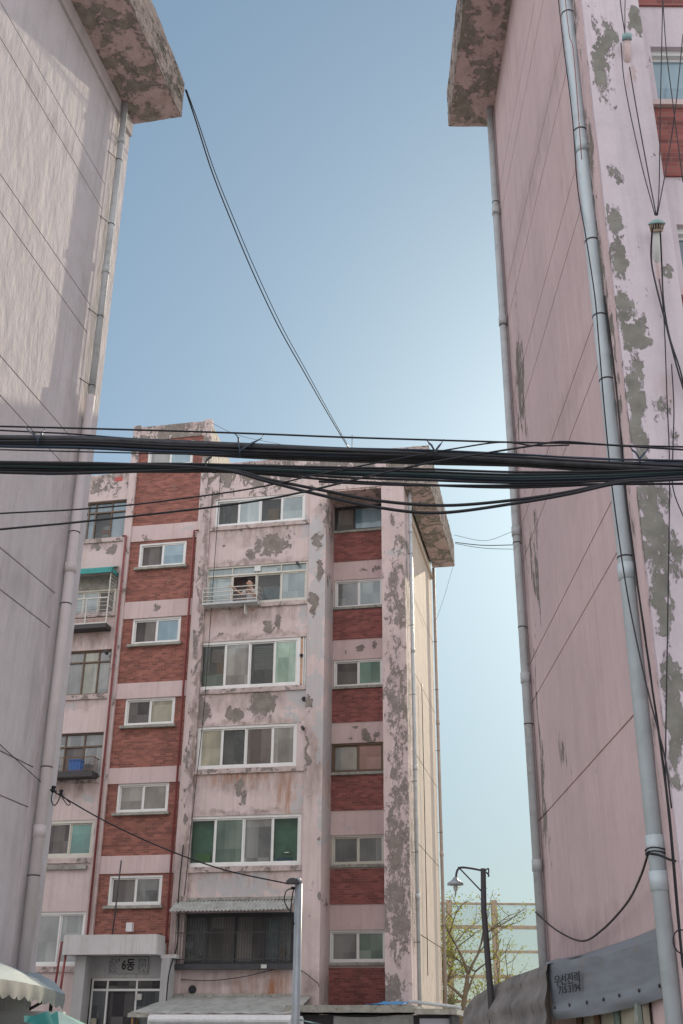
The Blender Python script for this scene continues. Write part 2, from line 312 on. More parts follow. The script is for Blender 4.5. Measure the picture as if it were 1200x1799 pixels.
M['teal_cloth'] = simple('teal_tarp', (.04, .26, .25), .6, var=.2)
M['aqua_cloth'] = simple('faded_aqua_tarp', (.25, .38, .38), .7, var=.15)
M['blue_cloth'] = simple('blue_tarp', (.06, .22, .42), .6, var=.2)
M['tin'] = simple('weathered_tin_sheet', (.33, .34, .33), .6, .15, var=.2, vscale=2.5, dirt=(.20, .175, .14), stretch=(1, 2, 1))
M['tin_edge'] = simple('stained_tin_edge', (.36, .345, .31), .7, var=.25, dirt=(.15, .12, .09))
M['white_paint'] = simple('white_painted_metal', (.62, .62, .63), .5, var=.06, dirt=(.52, .51, .5))
M['lilac'] = simple('lilac_panel', (.42, .41, .48), .5, var=.06)
M['canopy'] = plaster('canopy_white_paint', (.58, .56, .56), 0, .80, 1.6, off=3.7, streak=.55, dirt=.2)
M['entrance_wall'] = plaster('entrance_paint', (.42, .415, .42), 0, .82, 1.6, off=6.7, streak=.4)
M['plaque'] = simple('plaque_grey', (.30, .30, .29), .6, var=.1)
M['plaque_pattern'] = simple('plaque_pattern_blue', (.10, .11, .15), .6, var=.2)
M['ink'] = simple('black_lettering', (.02, .02, .025), .6)
M['wood'] = simple('orange_wood', (.34, .17, .06), .6, var=.2, stretch=(8, 8, .6))
M['void'] = simple('dark_interior', (.06, .057, .06), .95)
M['beige'] = simple('beige_board', (.34, .32, .25), .8, var=.15)
M['yellow'] = simple('yellow_plastic', (.55, .55, .08), .5, var=.08)
M['crate_blue'] = simple('blue_plastic', (.03, .17, .50), .45, var=.1)
M['cloth_white'] = simple('white_cloth', (.50, .50, .48), .8, var=.1)
M['patterned'] = pane('patterned_curtain', (.20, .19, .21), var=.5, vs=(9, 9, 9), rough=.9, spec=.1)
M['salmon'] = simple('salmon_board', (.52, .32, .22), .7)
M['orange'] = simple('orange_board', (.38, .20, .09), .7)
M['skin'] = simple('skin', (.46, .29, .22), .6, var=.06)
M['hair'] = simple('dark_hair', (.03, .025, .022), .6)
M['shirt'] = simple('pale_grey_shirt', (.42, .42, .42), .8, var=.06)
M['bark'] = simple('bark', (.19, .145, .10), .9, var=.35, vscale=6, bump=.5)
M['ground'] = simple('ground_concrete', (.30, .29, .27), .9, var=.15, vscale=.6, bump=.3, bscale=8)
M['noise_panel'] = clear_glass('hazy_acrylic', (.93, .95, .95), .06)
M['red_mark'] = simple('faded_red_paint', (.42, .10, .09), .8, var=.2)
M['green_line'] = simple('grey_plastic', (.40, .42, .42), .6)

def leaf_mat():
    g = N('young_leaves')
    oi = g.n('ShaderNodeTexCoord')
    v = g.noise(g.P, 1.1, 3)
    v2 = g.noise(g.P, 9, 2)
    col = g.mix(g.ss(v, .35, .65), (.30, .28, .05), (.13, .22, .035))
    col = g.mix(g.ss(v2, .45, .65), col, (.15, .10, .045))
    g.done(col, .6, None, 0, .3)
    tl = g.n('ShaderNodeBsdfTranslucent'); g.put(tl.inputs[0], g.mix(1, col, (1.6, 1.6, 1.2), 'MULTIPLY'))
    ms = g.n('ShaderNodeMixShader'); ms.inputs[0].default_value = .5
    g.put(ms.inputs[1], g.b.outputs[0]); g.put(ms.inputs[2], tl.outputs[0]); g.t.links.new(ms.outputs[0], g.out.inputs[0])
    return g.m
M['leaf'] = leaf_mat()

# ------------------------------------------------------------------ mesh helpers
class MB:
    def __init__(s): s.v = []; s.f = []; s.sm = []; s.mi = []; s.cur = 0
    def add(s, vs, fs, smooth=False):
        o = len(s.v); s.v += [tuple(v) for v in vs]
        for f in fs: s.f.append([i+o for i in f]); s.sm.append(smooth); s.mi.append(s.cur)
        return s
    def box(s, x0, x1, y0, y1, z0, z1):
        v = [(x, y, z) for z in (z0, z1) for y in (y0, y1) for x in (x0, x1)]
        return s.add(v, [(0, 2, 3, 1), (4, 5, 7, 6), (0, 1, 5, 4), (1, 3, 7, 5), (3, 2, 6, 7), (2, 0, 4, 6)])
    def quad(s, a, b, c, d): return s.add([a, b, c, d], [(0, 1, 2, 3)])
    def tube(s, pts, r, n=8, caps=True):
        pts = [Vector(p) for p in pts]; rs = r if isinstance(r, (list, tuple)) else [r]*len(pts)
        vs = []; fs = []; prev = None
        for i, p in enumerate(pts):
            d = (pts[min(i+1, len(pts)-1)]-pts[max(i-1, 0)])
            d = d.normalized() if d.length > 1e-9 else Vector((0, 0, 1))
            if prev is None:
                a = d.cross(Vector((0, 0, 1)) if abs(d.z) < .9 else Vector((1, 0, 0))).normalized()
            else:
                a = (prev-d*prev.dot(d)).normalized()
            prev = a; b = d.cross(a)
            for k in range(n):
                t = 2*math.pi*k/n; vs.append(p+(a*math.cos(t)+b*math.sin(t))*rs[i])
        for i in range(len(pts)-1):
            for k in range(n):
                k2 = (k+1) % n; fs.append((i*n+k, i*n+k2, (i+1)*n+k2, (i+1)*n+k))
        s.add(vs, fs, True)
        if caps:
            o = len(s.v)-len(vs); e = o+(len(pts)-1)*n
            s.f.append([o+k for k in reversed(range(n))]); s.sm.append(False); s.mi.append(s.cur)
            s.f.append([e+k for k in range(n)]); s.sm.append(False); s.mi.append(s.cur)
        return s
    def cyl(s, p, q, r, n=12, r2=None): return s.tube([p, q], [r, r if r2 is None else r2], n)
    def lathe(s, prof, axis_p, n=14, M4=None):
        vs = []; fs = []
        for r, z in prof:
            for k in range(n):
                t = 2*math.pi*k/n; p = Vector((r*math.cos(t), r*math.sin(t), z))
                p = (M4 @ p) if M4 else p
                vs.append(p+Vector(axis_p))
        for i in range(len(prof)-1):
            for k in range(n):
                k2 = (k+1) % n; fs.append((i*n+k, i*n+k2, (i+1)*n+k2, (i+1)*n+k))
        return s.add(vs, fs, True)
    def grid(s, fn, nu, nv, smooth=True):
        vs = [fn(i/nu, j/nv) for j in range(nv+1) for i in range(nu+1)]
        fs = [(j*(nu+1)+i, j*(nu+1)+i+1, (j+1)*(nu+1)+i+1, (j+1)*(nu+1)+i) for j in range(nv) for i in range(nu)]
        return s.add(vs, fs, smooth)
    def rbox(s, x0, x1, y0, y1, z0, z1, step=.15, amp=.008, sc_=3., seed=0.):
        """box with slightly uneven faces and edges"""
        nx, ny, nz = (max(1, round(abs(b-a)/step)) for a, b in ((x0, x1), (y0, y1), (z0, z1)))
        idx = {}; vs = []
        def vid(i, j, k):
            key = (i, j, k)
            if key not in idx:
                p = Vector((x0+(x1-x0)*i/nx, y0+(y1-y0)*j/ny, z0+(z1-z0)*k/nz))
                d = noise.noise_vector(p*sc_+Vector((seed, seed, seed)))+.5*noise.noise_vector(p*sc_*3.1+Vector((seed, 0, 0)))
                idx[key] = len(vs); vs.append(p+d*amp)
            return idx[key]
        fs = []
        for k in (0, nz):
            for i in range(nx):
                for j in range(ny):
                    q = (vid(i, j, k), vid(i+1, j, k), vid(i+1, j+1, k), vid(i, j+1, k)); fs.append(q if k else q[::-1])
        for j in (0, ny):
            for i in range(nx):
                for k in range(nz):
                    q = (vid(i, j, k), vid(i+1, j, k), vid(i+1, j, k+1), vid(i, j, k+1)); fs.append(q if not j else q[::-1])
        for i in (0, nx):
            for j in range(ny):
                for k in range(nz):
                    q = (vid(i, j, k), vid(i, j+1, k), vid(i, j+1, k+1), vid(i, j, k+1)); fs.append(q if i else q[::-1])
        return s.add(vs, fs)
    def wall(s, x0, x1, z0, z1, holes, y, depth, back=True):
        """front sheet at y with openings; reveals go depth inward (+y)"""
        xs = sorted({x0, x1, *[h[0] for h in holes], *[h[1] for h in holes]}); zs = sorted({z0, z1, *[h[2] for h in holes], *[h[3] for h in holes]})
        xs = [x for x in xs if x0 <= x <= x1]; zs = [z for z in zs if z0 <= z <= z1]
        for a, b in zip(xs, xs[1:]):
            for c, d in zip(zs, zs[1:]):
                if not any(h[0] <= a and b <= h[1] and h[2] <= c and d <= h[3] for h in holes):
                    s.quad((a, y, c), (b, y, c), (b, y, d), (a, y, d))
        for a, b, c, d in holes:
            Y = y+depth
            s.quad((a, y, c), (a, Y, c), (b, Y, c), (b, y, c)); s.quad((a, y, d), (b, y, d), (b, Y, d), (a, Y, d))
            s.quad((a, y, c), (a, y, d), (a, Y, d), (a, Y, c)); s.quad((b, y, c), (b, Y, c), (b, Y, d), (b, y, d))
        return s
    def build(s, name, mat, parent=None, label=None, origin=True):
        me = bpy.data.meshes.new(name)
        off = Vector((0, 0, 0))
        if parent is None and origin and s.v:
            lo = [min(v[i] for v in s.v) for i in range(3)]; hi = [max(v[i] for v in s.v) for i in range(3)]
            off = Vector(((lo[0]+hi[0])/2, (lo[1]+hi[1])/2, lo[2]))
        me.from_pydata([Vector(v)-off for v in s.v], [], s.f); me.update()
        for p, sm, mi in zip(me.polygons, s.sm, s.mi): p.use_smooth = sm; p.material_index = mi
        for mm in (mat if isinstance(mat, (list, tuple)) else [mat]): me.materials.append(M[mm] if isinstance(mm, str) else mm)
        o = bpy.data.objects.new(name, me); COL.objects.link(o)
        o.location = off
        if parent is not None: o.parent = parent
        if label: o['label'] = label
        return o

def tag(o, label, cat, group=None, kind=None):
    if label: o['label'] = label
    if cat: o['category'] = cat
    if group: o['group'] = group
    if kind: o['kind'] = kind
    return o
def thing(name, label, cat, loc=(0, 0, 0), rz=0, group=None):
    o = bpy.data.objects.new(name, None); o.empty_display_size = .3; COL.objects.link(o)
    o.location = loc; o.rotation_euler = (0, 0, rz)
    return tag(o, label, cat, group)

def spline(pts, n=10):
    pts = [Vector(p) for p in pts]
    if len(pts) == 2: return [pts[0].lerp(pts[1], i/n) for i in range(n+1)]
    P = [pts[0]*2-pts[1]]+pts+[pts[-1]*2-pts[-2]]; out = []
    for i in range(1, len(P)-2):
        a, b, c, d = P[i-1:i+3]
        for k in range(n):
            t = k/n
            out.append(.5*((2*b)+(c-a)*t+(2*a-5*b+4*c-d)*t*t+(-a+3*b-3*c+d)*t**3))
    out.append(pts[-1]); return out
def wire(name, pts, r, mat, label, cat='cable', group=None, n=8, seg=10):
    return tag(MB().tube(spline(pts, seg), r, n).build(name, mat), label, cat, group)
def text_mesh(name, txt, size, mat, parent, M4, depth=.006, xs=1.0):
    cu = bpy.data.curves.new(name, 'FONT'); cu.body = txt; cu.size = size; cu.align_x = 'CENTER'; cu.align_y = 'CENTER'
    cu.extrude = depth/2; cu.offset = size*(.022 if size > .2 else .012)
    t = bpy.data.objects.new(name+'_tmp', cu); COL.objects.link(t)
    dg = bpy.context.evaluated_depsgraph_get()
    me = bpy.data.meshes.new_from_object(t.evaluated_get(dg)); bpy.data.objects.remove(t)
    me.transform(Matrix.Diagonal((xs, 1, 1, 1))); me.transform(M4)
    me.materials.clear(); me.materials.append(M[mat])
    o = bpy.data.objects.new(name, me); COL.objects.link(o)
    if parent is not None: o.parent = parent
    return o

# ------------------------------------------------------------------ ground
g = MB(); g.quad((-900, -900, 0), (900, -900, 0), (900, 2500, 0), (-900, 2500, 0))
tag(g.build('ground', 'ground', origin=False), None, None, None, 'structure')

# ------------------------------------------------------------------ apartment block with brick stairwell (local: x along facade, y into block)
RZ = -AZ
O_MID = Vector((1.961, 33.0, 0))
mid = thing('apartment_building', 'six storey pink apartment block facing us with red brick stairwell and peeling corner pillar', 'building', O_MID, RZ)
MAT_MID = Matrix.Translation(O_MID) @ Matrix.Rotation(RZ, 4, 'Z')
def mid_w(x, y, z): return MAT_MID @ Vector((x, y, z))
ROOF = 19.47; DEP = 7.0

S_W = [(-8.87, -7.23, 5.24+2.65*k, 6.08+2.65*k+(.04 if k else 0)) for k in range(5)] + [(-8.87, -7.23, 19.58, 20.52)]
M_W = [(-6.68, -3.26, 3.62, 5.0), (-6.6, -3.11, 6.28, 7.72), (-6.43, -3.31, 9.11, 10.41), (-6.58, -3.04, 11.58, 13.13), (-6.48, -3.09, 14.35, 15.68), (-6.30, -3.22, 17.13, 18.12)]
R_W = [(-2.5, -.87, 3.75, 4.62), (-2.48, -.88, 6.42, 7.27), (-2.5, -.88, 9.12, 10.02), (-2.47, -.89, 11.81, 12.69), (-2.46, -.87, 14.45, 15.41), (-2.49, -.60, 17.16, 18.08)]
L_W = [(-11.6, -9.5, 3.62, 5.10), (-11.4, -9.5, 6.63, 7.72), (-11.4, -9.47, 8.99, 10.4), (-11.6, -9.5, 11.63, 13.1), (-11.4, -9.52, 14.39, 15.72), (-11.6, -9.47, 17.05, 18.45)]

wl = MB(); wl.wall(-6.45-.25, -3.05, 2.6, ROOF, M_W, 0, .25)
wl.wall(-20, -9.45, 2.6, ROOF-.0, L_W, 0, .25)
wl.quad((-20, 0, 0), (-9.45, 0, 0), (-9.45, 0, 2.6), (-20, 0, 2.6)); wl.quad((-6.7, 0, 0), (-3.05, 0, 0), (-3.05, 0, 2.6), (-6.7, 0, 2.6))
wl.build('wall', 'main', mid)
# front parapet strip over the recess and corner
MB().rbox(-3.05, .075, -.02, .28, 18.12, ROOF, .2, .008).build('parapet', 'main', mid)
MB().rbox(-9.40, -6.70, -.03, .25, 20.64, 21.2, .2, .01).build('parapet', 'main', mid)
bk = MB()  # back, ends and roof of the body
bk.quad((-20, DEP, 0), (-20, DEP, 18.6), (.0, DEP, 18.6), (.0, DEP, 0))
bk.quad((-20, 0, 0), (-20, 0, 18.6), (-20, DEP, 18.6), (-20, DEP, 0))
bk.quad((-20, .1, 18.6), (-.05, .1, 18.6), (-.05, DEP, 18.6), (-20, DEP, 18.6))
bk.build('roof', 'roof', mid)
MB().wall(-20, -3.05, 18.6, 19.46, [], .26, .0).build('parapet_back', 'roof', mid)
# pilaster with return, recess with soffit, right pillar
MB().rbox(-3.05, -2.50, -.06, 1.2, .0, 18.12, .25, .007).build('pilaster', 'pilaster', mid)
MB().rbox(-.68, .05, -.06, 1.25, .0, 18.12, .25, .006, seed=3).build('corner_pillar', 'pillar', mid)
rc = MB(); rc.wall(-2.5, -.68, 2.6, 18.12, [(a-.01, b, c, d) for a, b, c, d in R_W], 1.2, .2)
rc.build('recess_wall', 'recess', mid)
MB().box(-2.5, -.68, 0, 1.2, 18.06, 18.12).build('recess_soffit', 'slab_under', mid)
for a, b in ((2.62, 3.60), (5.32, 6.29), (7.99, 9.02), (10.67, 11.72), (13.36, 14.35), (16.06, 17.10)):
    MB().box(-2.499, -.681, 1.17, 1.199, a, b).build('brick_panel', 'brick_dark', mid)
# stair bay: brick back sheet with window holes + painted bands + flanking columns
br = MB(); br.wall(-9.2, -6.87, 3.8, 20.7, S_W, .0, .2); br.build('stairwell_wall', 'brick', mid)
for a, b in ((6.13, 6.64), (8.76, 9.24), (11.41, 11.91), (14.07, 14.65), (16.80, 17.37)):
    MB().rbox(-9.2, -6.87, -.035, .0, a, b, .15, .004, 5).build('band', 'band', mid)
MB().rbox(-9.45, -9.2, -.09, .2, 2.6, 21.25, .25, .01, seed=7).build('column', 'column', mid)
MB().rbox(-6.87, -6.45, -.07, .2, 2.6, 18.6, .25, .01, seed=8).build('column', 'column', mid)
MB().rbox(-6.87, -6.62, -.05, .2, 18.6, 21.25, .25, .01, seed=8).build('column', 'column', mid)
ph = MB(); ph.quad((-6.64, .1, 18.6), (-6.64, 4.2, 18.6), (-6.64, 4.2, 20.5), (-6.64, .1, 21.15)); ph.build('penthouse_wall', 'penthouse', mid)
ph = MB(); ph.quad((-9.4, .1, 21.1), (-6.64, .1, 21.1), (-6.64, 4.2, 20.45), (-9.4, 4.2, 20.45)); ph.quad((-9.4, 4.2, 18.6), (-6.64, 4.2, 18.6), (-6.64, 4.2, 20.45), (-9.4, 4.2, 20.45))
ph.quad((-9.4, .1, 18.6), (-9.4, .1, 21.1), (-9.4, 4.2, 20.45), (-9.4, 4.2, 18.6)); ph.build('penthouse_roof', 'roof', mid)
MB().rbox(-2.85, -2.4, .6, 1.2, 18.6, 20.05, .15, .01).build('roof_stack', 'slab', mid)
# gable with real joint grooves
def gable(parent, x, y0, y1, z0, z1, levels, vjoints, mat, sign=1, gw=.03, gd=.045, slope=None):
    """wall sheet at x facing sign*x, cut into panels by recessed joints"""
    mb = MB()
    ys = [y0]+[v for j in vjoints for v in (j-gw/2, j+gw/2)]+[y1]; zs = [z0]+[v for l in sorted(levels) for v in (l-gw/2, l+gw/2)]+[z1]
    def q(a, b, c, d): mb.quad(a, b, c, d) if sign > 0 else mb.quad(d, c, b, a)
    xi = x-sign*gd
    q((xi, y0, z0), (xi, y1, z0), (xi, y1, z1), (xi, y0, z1))
    for i in range(0, len(ys)-1, 2):
        for k in range(0, len(zs)-1, 2):
            a, b, c, d = ys[i], ys[i+1], zs[k], zs[k+1]
            # joints run only on the main field: the strip beyond a vertical joint is one piece
            q((x, a, c), (x, b, c), (x, b, d), (x, a, d))
            q((xi, a, c), (xi, b, c), (x, b, c), (x, a, c)); q((x, a, d), (x, b, d), (xi, b, d), (xi, a, d))
            q((xi, a, c), (x, a, c), (x, a, d), (xi, a, d)); q((x, b, c), (xi, b, c), (xi, b, d), (x, b, d))
    return mb.build('gable_wall', mat, parent)
gable(mid, .0, 1.25, DEP, 0, 18.1, [4.55, 7.11, 9.77, 12.40, 15.05], [], 'gable_mid')
# roof slab projecting past the gable
def wedge_slab(parent, x0, x1, y0, y1, zb, zt0, zt1, seed, mat='slab', under='slab_under'):
    mb = MB(); mb.rbox(x0, x1, y0, y1, zb+.012, 1, .09, .017, 3.2, seed)
    mb.v = [(x, y, z if z < zb+.5*(1-zb) and False else zb+.012+(z-zb-.012)*((zt0+(zt1-zt0)*(y-y0)/(y1-y0))-zb-.012)/(1-zb-.012)) for x, y, z in mb.v]
    o = mb.build('roof_slab', mat, parent)
    u = MB(); u.grid(lambda a, b: Vector((x0+.01+(x1-x0-.02)*a, y0+.01+(y1-y0-.02)*b, zb+.010*noise.noise(Vector((a*2+seed, b*9, 0))))), 8, 40)
    u.f = [f[::-1] for f in u.f]
    u.build('slab_underside', under, parent); return o
wedge_slab(mid, .075, .90, 0, 7.02, 18.02, 19.47, 18.95, 2.)
MB().box(.0, .07, 1.25, DEP, 17.55, 17.72).build('gable_trim', 'gable_mid', mid)

def pipe(parent, pts, r, mat, clamps=(), cl_dir=(1, 0, 0), couplers=(), name='drainpipe'):
    o = MB().tube(pts, r, 14).build(name, mat, parent)
    x, y = pts[0][0], pts[0][1]
    def xy(z):
        for p, q in zip(pts, pts[1:]):
            lo, hi = sorted((p[2], q[2]))
            if lo <= z <= hi and hi > lo:
                t = (z-p[2])/(q[2]-p[2]); return p[0]+(q[0]-p[0])*t, p[1]+(q[1]-p[1])*t
        return x, y
    for z in clamps:
        c = MB(); a, b = xy(z); c.tube([(a, b, z-.008), (a, b, z+.008)], r+.005, 14)
        d = Vector(cl_dir); c.tube([(a, b, z), (a+d.x, b+d.y, z)], .007, 6)
        c.build('clamp', 'dark_steel', o)
    for z in couplers:
        a, b = xy(z); MB().tube([(a, b, z-.08), (a, b, z+.08)], r+.012, 14).build('coupler', mat, o)
    return o
pipe(mid, [(.19, .35, 2.55), (.19, .35, 18.0)], .055, 'pvc', [4.2, 6.6, 8.6, 11.2, 13.4, 15.8], (-.16, 0, 0), [5.4, 9.0, 12.6, 16.6])
pipe(mid, [(.13, 6.75, 2.2), (.13, 6.75, 17.9)], .055, 'pipe_brown', [5.2, 8.2, 11.0, 13.2, 15.0], (-.12, 0, 0), [7.5, 12.0])
pipe(mid, [(-9.33, -.15, 4.4), (-9.33, -.15, 17.0), (-9.45, -.15, 17.0)], .035, 'red_pipe', [5, 7.5, 10, 12.5, 15, 16.6], (0, .1, 0), (), 'downpipe')
pipe(mid, [(-6.95, -.12, 4.2), (-6.95, -.12, 17.0), (-6.8, -.12, 17.0)], .035, 'red_pipe', [4.6, 6.9, 8.1, 9.6, 11.6, 13.9, 16.8], (0, .1, 0), (), 'downpipe')
# red painted mark and aerial on the roof edge
MB().box(.30, .62, -.012, -.004+.004, 19.05, 19.22).build('painted_mark', 'red_mark', mid)
MB().box(-10.0, -9.72, -.008, .0, 19.16, 19.32).build('painted_mark', 'red_mark', mid)
MB().tube([(-1.69, .14, 19.4), (-1.69, .14, 20.2)], .014, 6).build('aerial', 'dark_steel', mid)

# ---- windows
def window(rect, y, cols, panes, frame='white_frame', fr=.06, transom=None, tpanes=None, sill=True, sashes=True, parent=mid, name='window', sill_mat='sill', label=None, dep=.10):
    a, b, c, d = rect; f = MB()
    f.box(a, b, y, y+dep, c, c+fr); f.box(a, b, y, y+dep, d-fr, d)
    f.box(a, a+fr, y, y+dep, c+fr, d-fr); f.box(b-fr, b, y, y+dep, c+fr, d-fr)
    xs = [a+fr]
    tot = sum(cols); W = b-a-2*fr; acc = 0
    for q in cols: acc += q; xs.append(a+fr+W*acc/tot)
    ztop = d-fr; z0 = c+fr
    if transom:
        zt = c+(d-c)*transom; f.box(a+fr, b-fr, y+.002, y+dep-.002, zt-fr*.45, zt+fr*.45); ztop = zt-fr*.45
    cells = []
    for i in range(len(cols)):
        x0, x1 = xs[i], xs[i+1]; yo = .028 if i % 2 else .055
        if sashes:
            w = .042
            f.box(x0, x0+w, y+yo, y+yo+.03, z0, ztop); f.box(x1-w, x1, y+yo, y+yo+.03, z0, ztop)
            f.box(x0+w, x1-w, y+yo, y+yo+.03, z0, z0+w); f.box(x0+w, x1-w, y+yo, y+yo+.03, ztop-w, ztop)
            cells.append((x0+w*.8, x1-w*.8, z0+w*.8, ztop-w*.8, y+yo+.015))
        else:
            if i: f.box(x0-.022, x0+.022, y+.01, y+dep-.01, z0, ztop)
            cells.append((x0, x1, z0, ztop, y+.05))
        if transom:
            if i: f.box(x0-.018, x0+.018, y+.008, y+dep-.008, zt+fr*.45, d-fr)
    o = f.build(name, frame, parent, label)
    for cell, mt in zip(cells, panes):
        if mt is None: continue
        x0, x1, q0, q1, yy = cell
        MB().box(x0, x1, yy, yy+.006, q0, q1).build('pane', mt, o)
    if transom:
        for i in range(len(cols)):
            mt = (tpanes or panes)[i]
            if mt: MB().box(xs[i], xs[i+1], y+.05, y+.056, zt, d-fr).build('pane', mt, o)
    if sill:
        MB().rbox(a-.09, b+.07, y-.13, y+.02, c-.085, c-.004, .1, .008, 6, a*3+c).build('sill', sill_mat, o)
    return o
def room(rect, y, parent, depth=1.6, mat='room'):
    a, b, c, d = rect; mb = MB()
    x0, x1, z0, z1 = a-.02, b+.02, c-.6, d+.25
    Y = y+depth; y += .002
    mb.quad((x0, Y, z0), (x1, Y, z0), (x1, Y, z1), (x0, Y, z1))
    mb.quad((x0, y, z0), (x0, Y, z0), (x0, Y, z1), (x0, y, z1)); mb.quad((x1, y, z0), (x1, y, z1), (x1, Y, z1), (x1, Y, z0))
    mb.quad((x0, y, z0), (x1, y, z0), (x1, Y, z0), (x0, Y, z0)); mb.quad((x0, y, z1), (x0, Y, z1), (x1, Y, z1), (x1, y, z1))
    return mb.build('room', mat, parent)

def inside(mb, name, mat, label, cat, group=None):
    mb.v = [tuple(MAT_MID @ Vector(v)) for v in mb.v]
    return tag(mb.build(name, mat), label, cat, group)

stair_panes = [('screen', 'pale_blue'), ('screen', 'cream_pane'), ('screen', 'cream_pane'), ('screen', 'blue'), ('screen', 'blue'), ('frost', 'blue')]
stair_panes = [('screen', 'frost'), ('frost', 'frost'), ('screen', 'cream_pane'), ('screen', 'blue'), ('screen', 'blue'), ('frost', 'blue')]
for r, p in zip(S_W, stair_panes): window(r, .02, (1, 1), p, 'white_frame', .065)
# recess windows
rp = [('frost', 'frost_green'), ('frost', 'frost'), ('frost', 'pink_pane'), ('screen', 'teal'), ('frost', 'pale_blue'), ('screen', 'blue')]
rf = ['white_frame', 'cream_frame', 'brown_frame', 'white_frame', 'white_frame', 'dark_frame']
for i, (r, p, fm) in enumerate(zip(R_W, rp, rf)):
    window(r, 1.24, (1, 1) if i < 5 else (.34, .66), p, fm, .055, label={2: 'brown framed window with a rosy right pane', 5: 'dark framed window with blue panes under the soffit'}.get(i))
# main bay windows
M['ledge'] = plaster('grimy_ledge_paint', (.52, .43, .41), 0, .56, 3.5, off=2.7, streak=.7, dirt=.9)
def ledge(a, b, z, mat='ledge', y0=-.05): MB().rbox(a, b, y0, .02, z-.14, z, .12, .012, 5, z).build('ledge', mat, mid)
w6 = window(M_W[5], .03, (1, 1, 1.0, 1.0), ('clear', 'pale_blue', 'clear', 'pale_blue'), 'white_frame', .07, sill=False)
room(M_W[5], .26, mid, .6)
w5 = window(M_W[4], .03, (1, 1, 1, 1), ('pale_blue', None, 'clear', 'pale_blue'), 'cream_frame', .06, transom=.77, tpanes=('pale_blue', 'pale_blue', 'pale_blue', 'pale_blue'), sill=False)
room((M_W[4][0], M_W[4][1], 14.38, M_W[4][3]), .26, mid, .6)
w4 = window((M_W[3][0], M_W[3][1]-.26, M_W[3][2], M_W[3][3]), .03, (1, 1, 1, .9), ('clear', 'frost', 'clear', 'mint'), 'white_frame', .085, sill=False)
room(M_W[3], .26, mid, .4)
MB().box(-3.29, -3.19, .05, .10, 11.62, 13.1).build('side_panel', 'salmon', mid)
for x in (-3.30, -3.19, -3.12, -3.06): MB().box(x, x+.03, .03, .11, 11.58, 13.13).build('side_frame', 'white_frame', mid)
MB().box(-3.16, -3.04, .08, .10, 11.6, 13.1).build('side_panel', 'white_frame', mid)
w3 = window(M_W[2], .03, (1, 1.1, 1.2, 1), ('cream_pane', 'clear', 'black_glass', 'frost'), 'white_frame', .08, sill=False)
room(M_W[2], .26, mid, .4)
w2 = window(M_W[1], .03, (1, 1.1, 1.1, 1), ('clear_green', 'frost_green', 'frost', 'clear_green'), 'white_frame', .08, sill=False)
room(M_W[1], .26, mid, .16)
w1 = window(M_W[0], .05, (1, 1, 1, 1), ('clear', 'screen', 'screen', 'clear'), 'dark_frame', .06, sill=False)
room(M_W[0], .26, mid, .5)
for i, (a, b, c, d) in enumerate(M_W[1:]): ledge(-6.44, -3.06, c-.02)
# blind, curtain and cupboards seen through the main bay windows
bl = MB()
for k in range(9): bl.box(-4.78, -4.02, .125, .14, 12.92-.085*k-.05, 12.92-.085*k)
inside(bl, 'window_blind', 'cloth_white', 'white slatted blind half lowered behind the window with the mint green pane', 'blind')
inside(MB().box(-4.78, -4.02, .125, .14, 11.7, 12.15), 'board', 'screen', 'grey board behind the window under the slatted blind', 'board')
inside(MB().box(-6.4, -5.78, .16, .40, 11.6, 12.1), 'cabinet', 'mint', 'low pale green cabinet behind the window with the mint green pane', 'cabinet')
inside(MB().box(-6.0, -5.78, .17, .2, 12.102, 12.5), 'picture_board', 'orange', 'small orange board above the pale green cabinet behind the window', 'board')
inside(MB().box(-6.2, -5.78, .24, .27, 12.52, 12.95), 'wall_hanging', 'pink_pane', 'mauve cloth hanging on the wall above the pale green cabinet', 'cloth')
inside(MB().box(-6.42, -6.24, .14, .155, 12.1, 13.0), 'curtain', 'frost_green', 'narrow greenish curtain at the left of the window with the mint pane', 'curtain')
inside(MB().grid(lambda a, b: Vector((-5.3+.55*a, .15+.02*math.sin(a*30), 9.2+1.1*b)), 30, 2), 'curtain', 'patterned', 'patterned grey curtain behind the window above the rust stains', 'curtain')
inside(MB().box(-5.98, -5.80, .14, .16, 17.22, 18.05), 'curtain', 'screen', 'dark narrow curtain in the topmost main window', 'curtain')
inside(MB().box(-4.55, -4.2, .3, .5, 16.9, 17.75), 'cupboard', 'orange', 'wooden cupboard inside the topmost main window', 'cupboard')
inside(MB().box(-4.62, -3.95, .25, .35, 14.4, 14.95), 'cupboard', 'deepblue', 'dark blue cupboard inside the window beside the leaning person', 'cupboard')
inside(MB().rbox(-6.28, -5.86, .125, .25, 6.36, 6.66, .1, .004), 'plastic_box', 'yellow', 'yellow plastic box standing against the green window pane above the grille', 'box')
inside(MB().lathe([(0, .26), (.03, .25), (.05, .12), (.16, .02), (.17, 0), (0, 0)], (-3.55, .22, 6.62), 14), 'hanging_lamp', 'cloth_white', 'white cone shaped lamp behind the rightmost green tinted pane', 'lamp')
inside(MB().rbox(-3.85, -3.4, .13, .25, 6.36, 6.50, .1, .004), 'plastic_box', 'crate_blue', 'blue plastic box behind the rightmost green tinted pane', 'box')
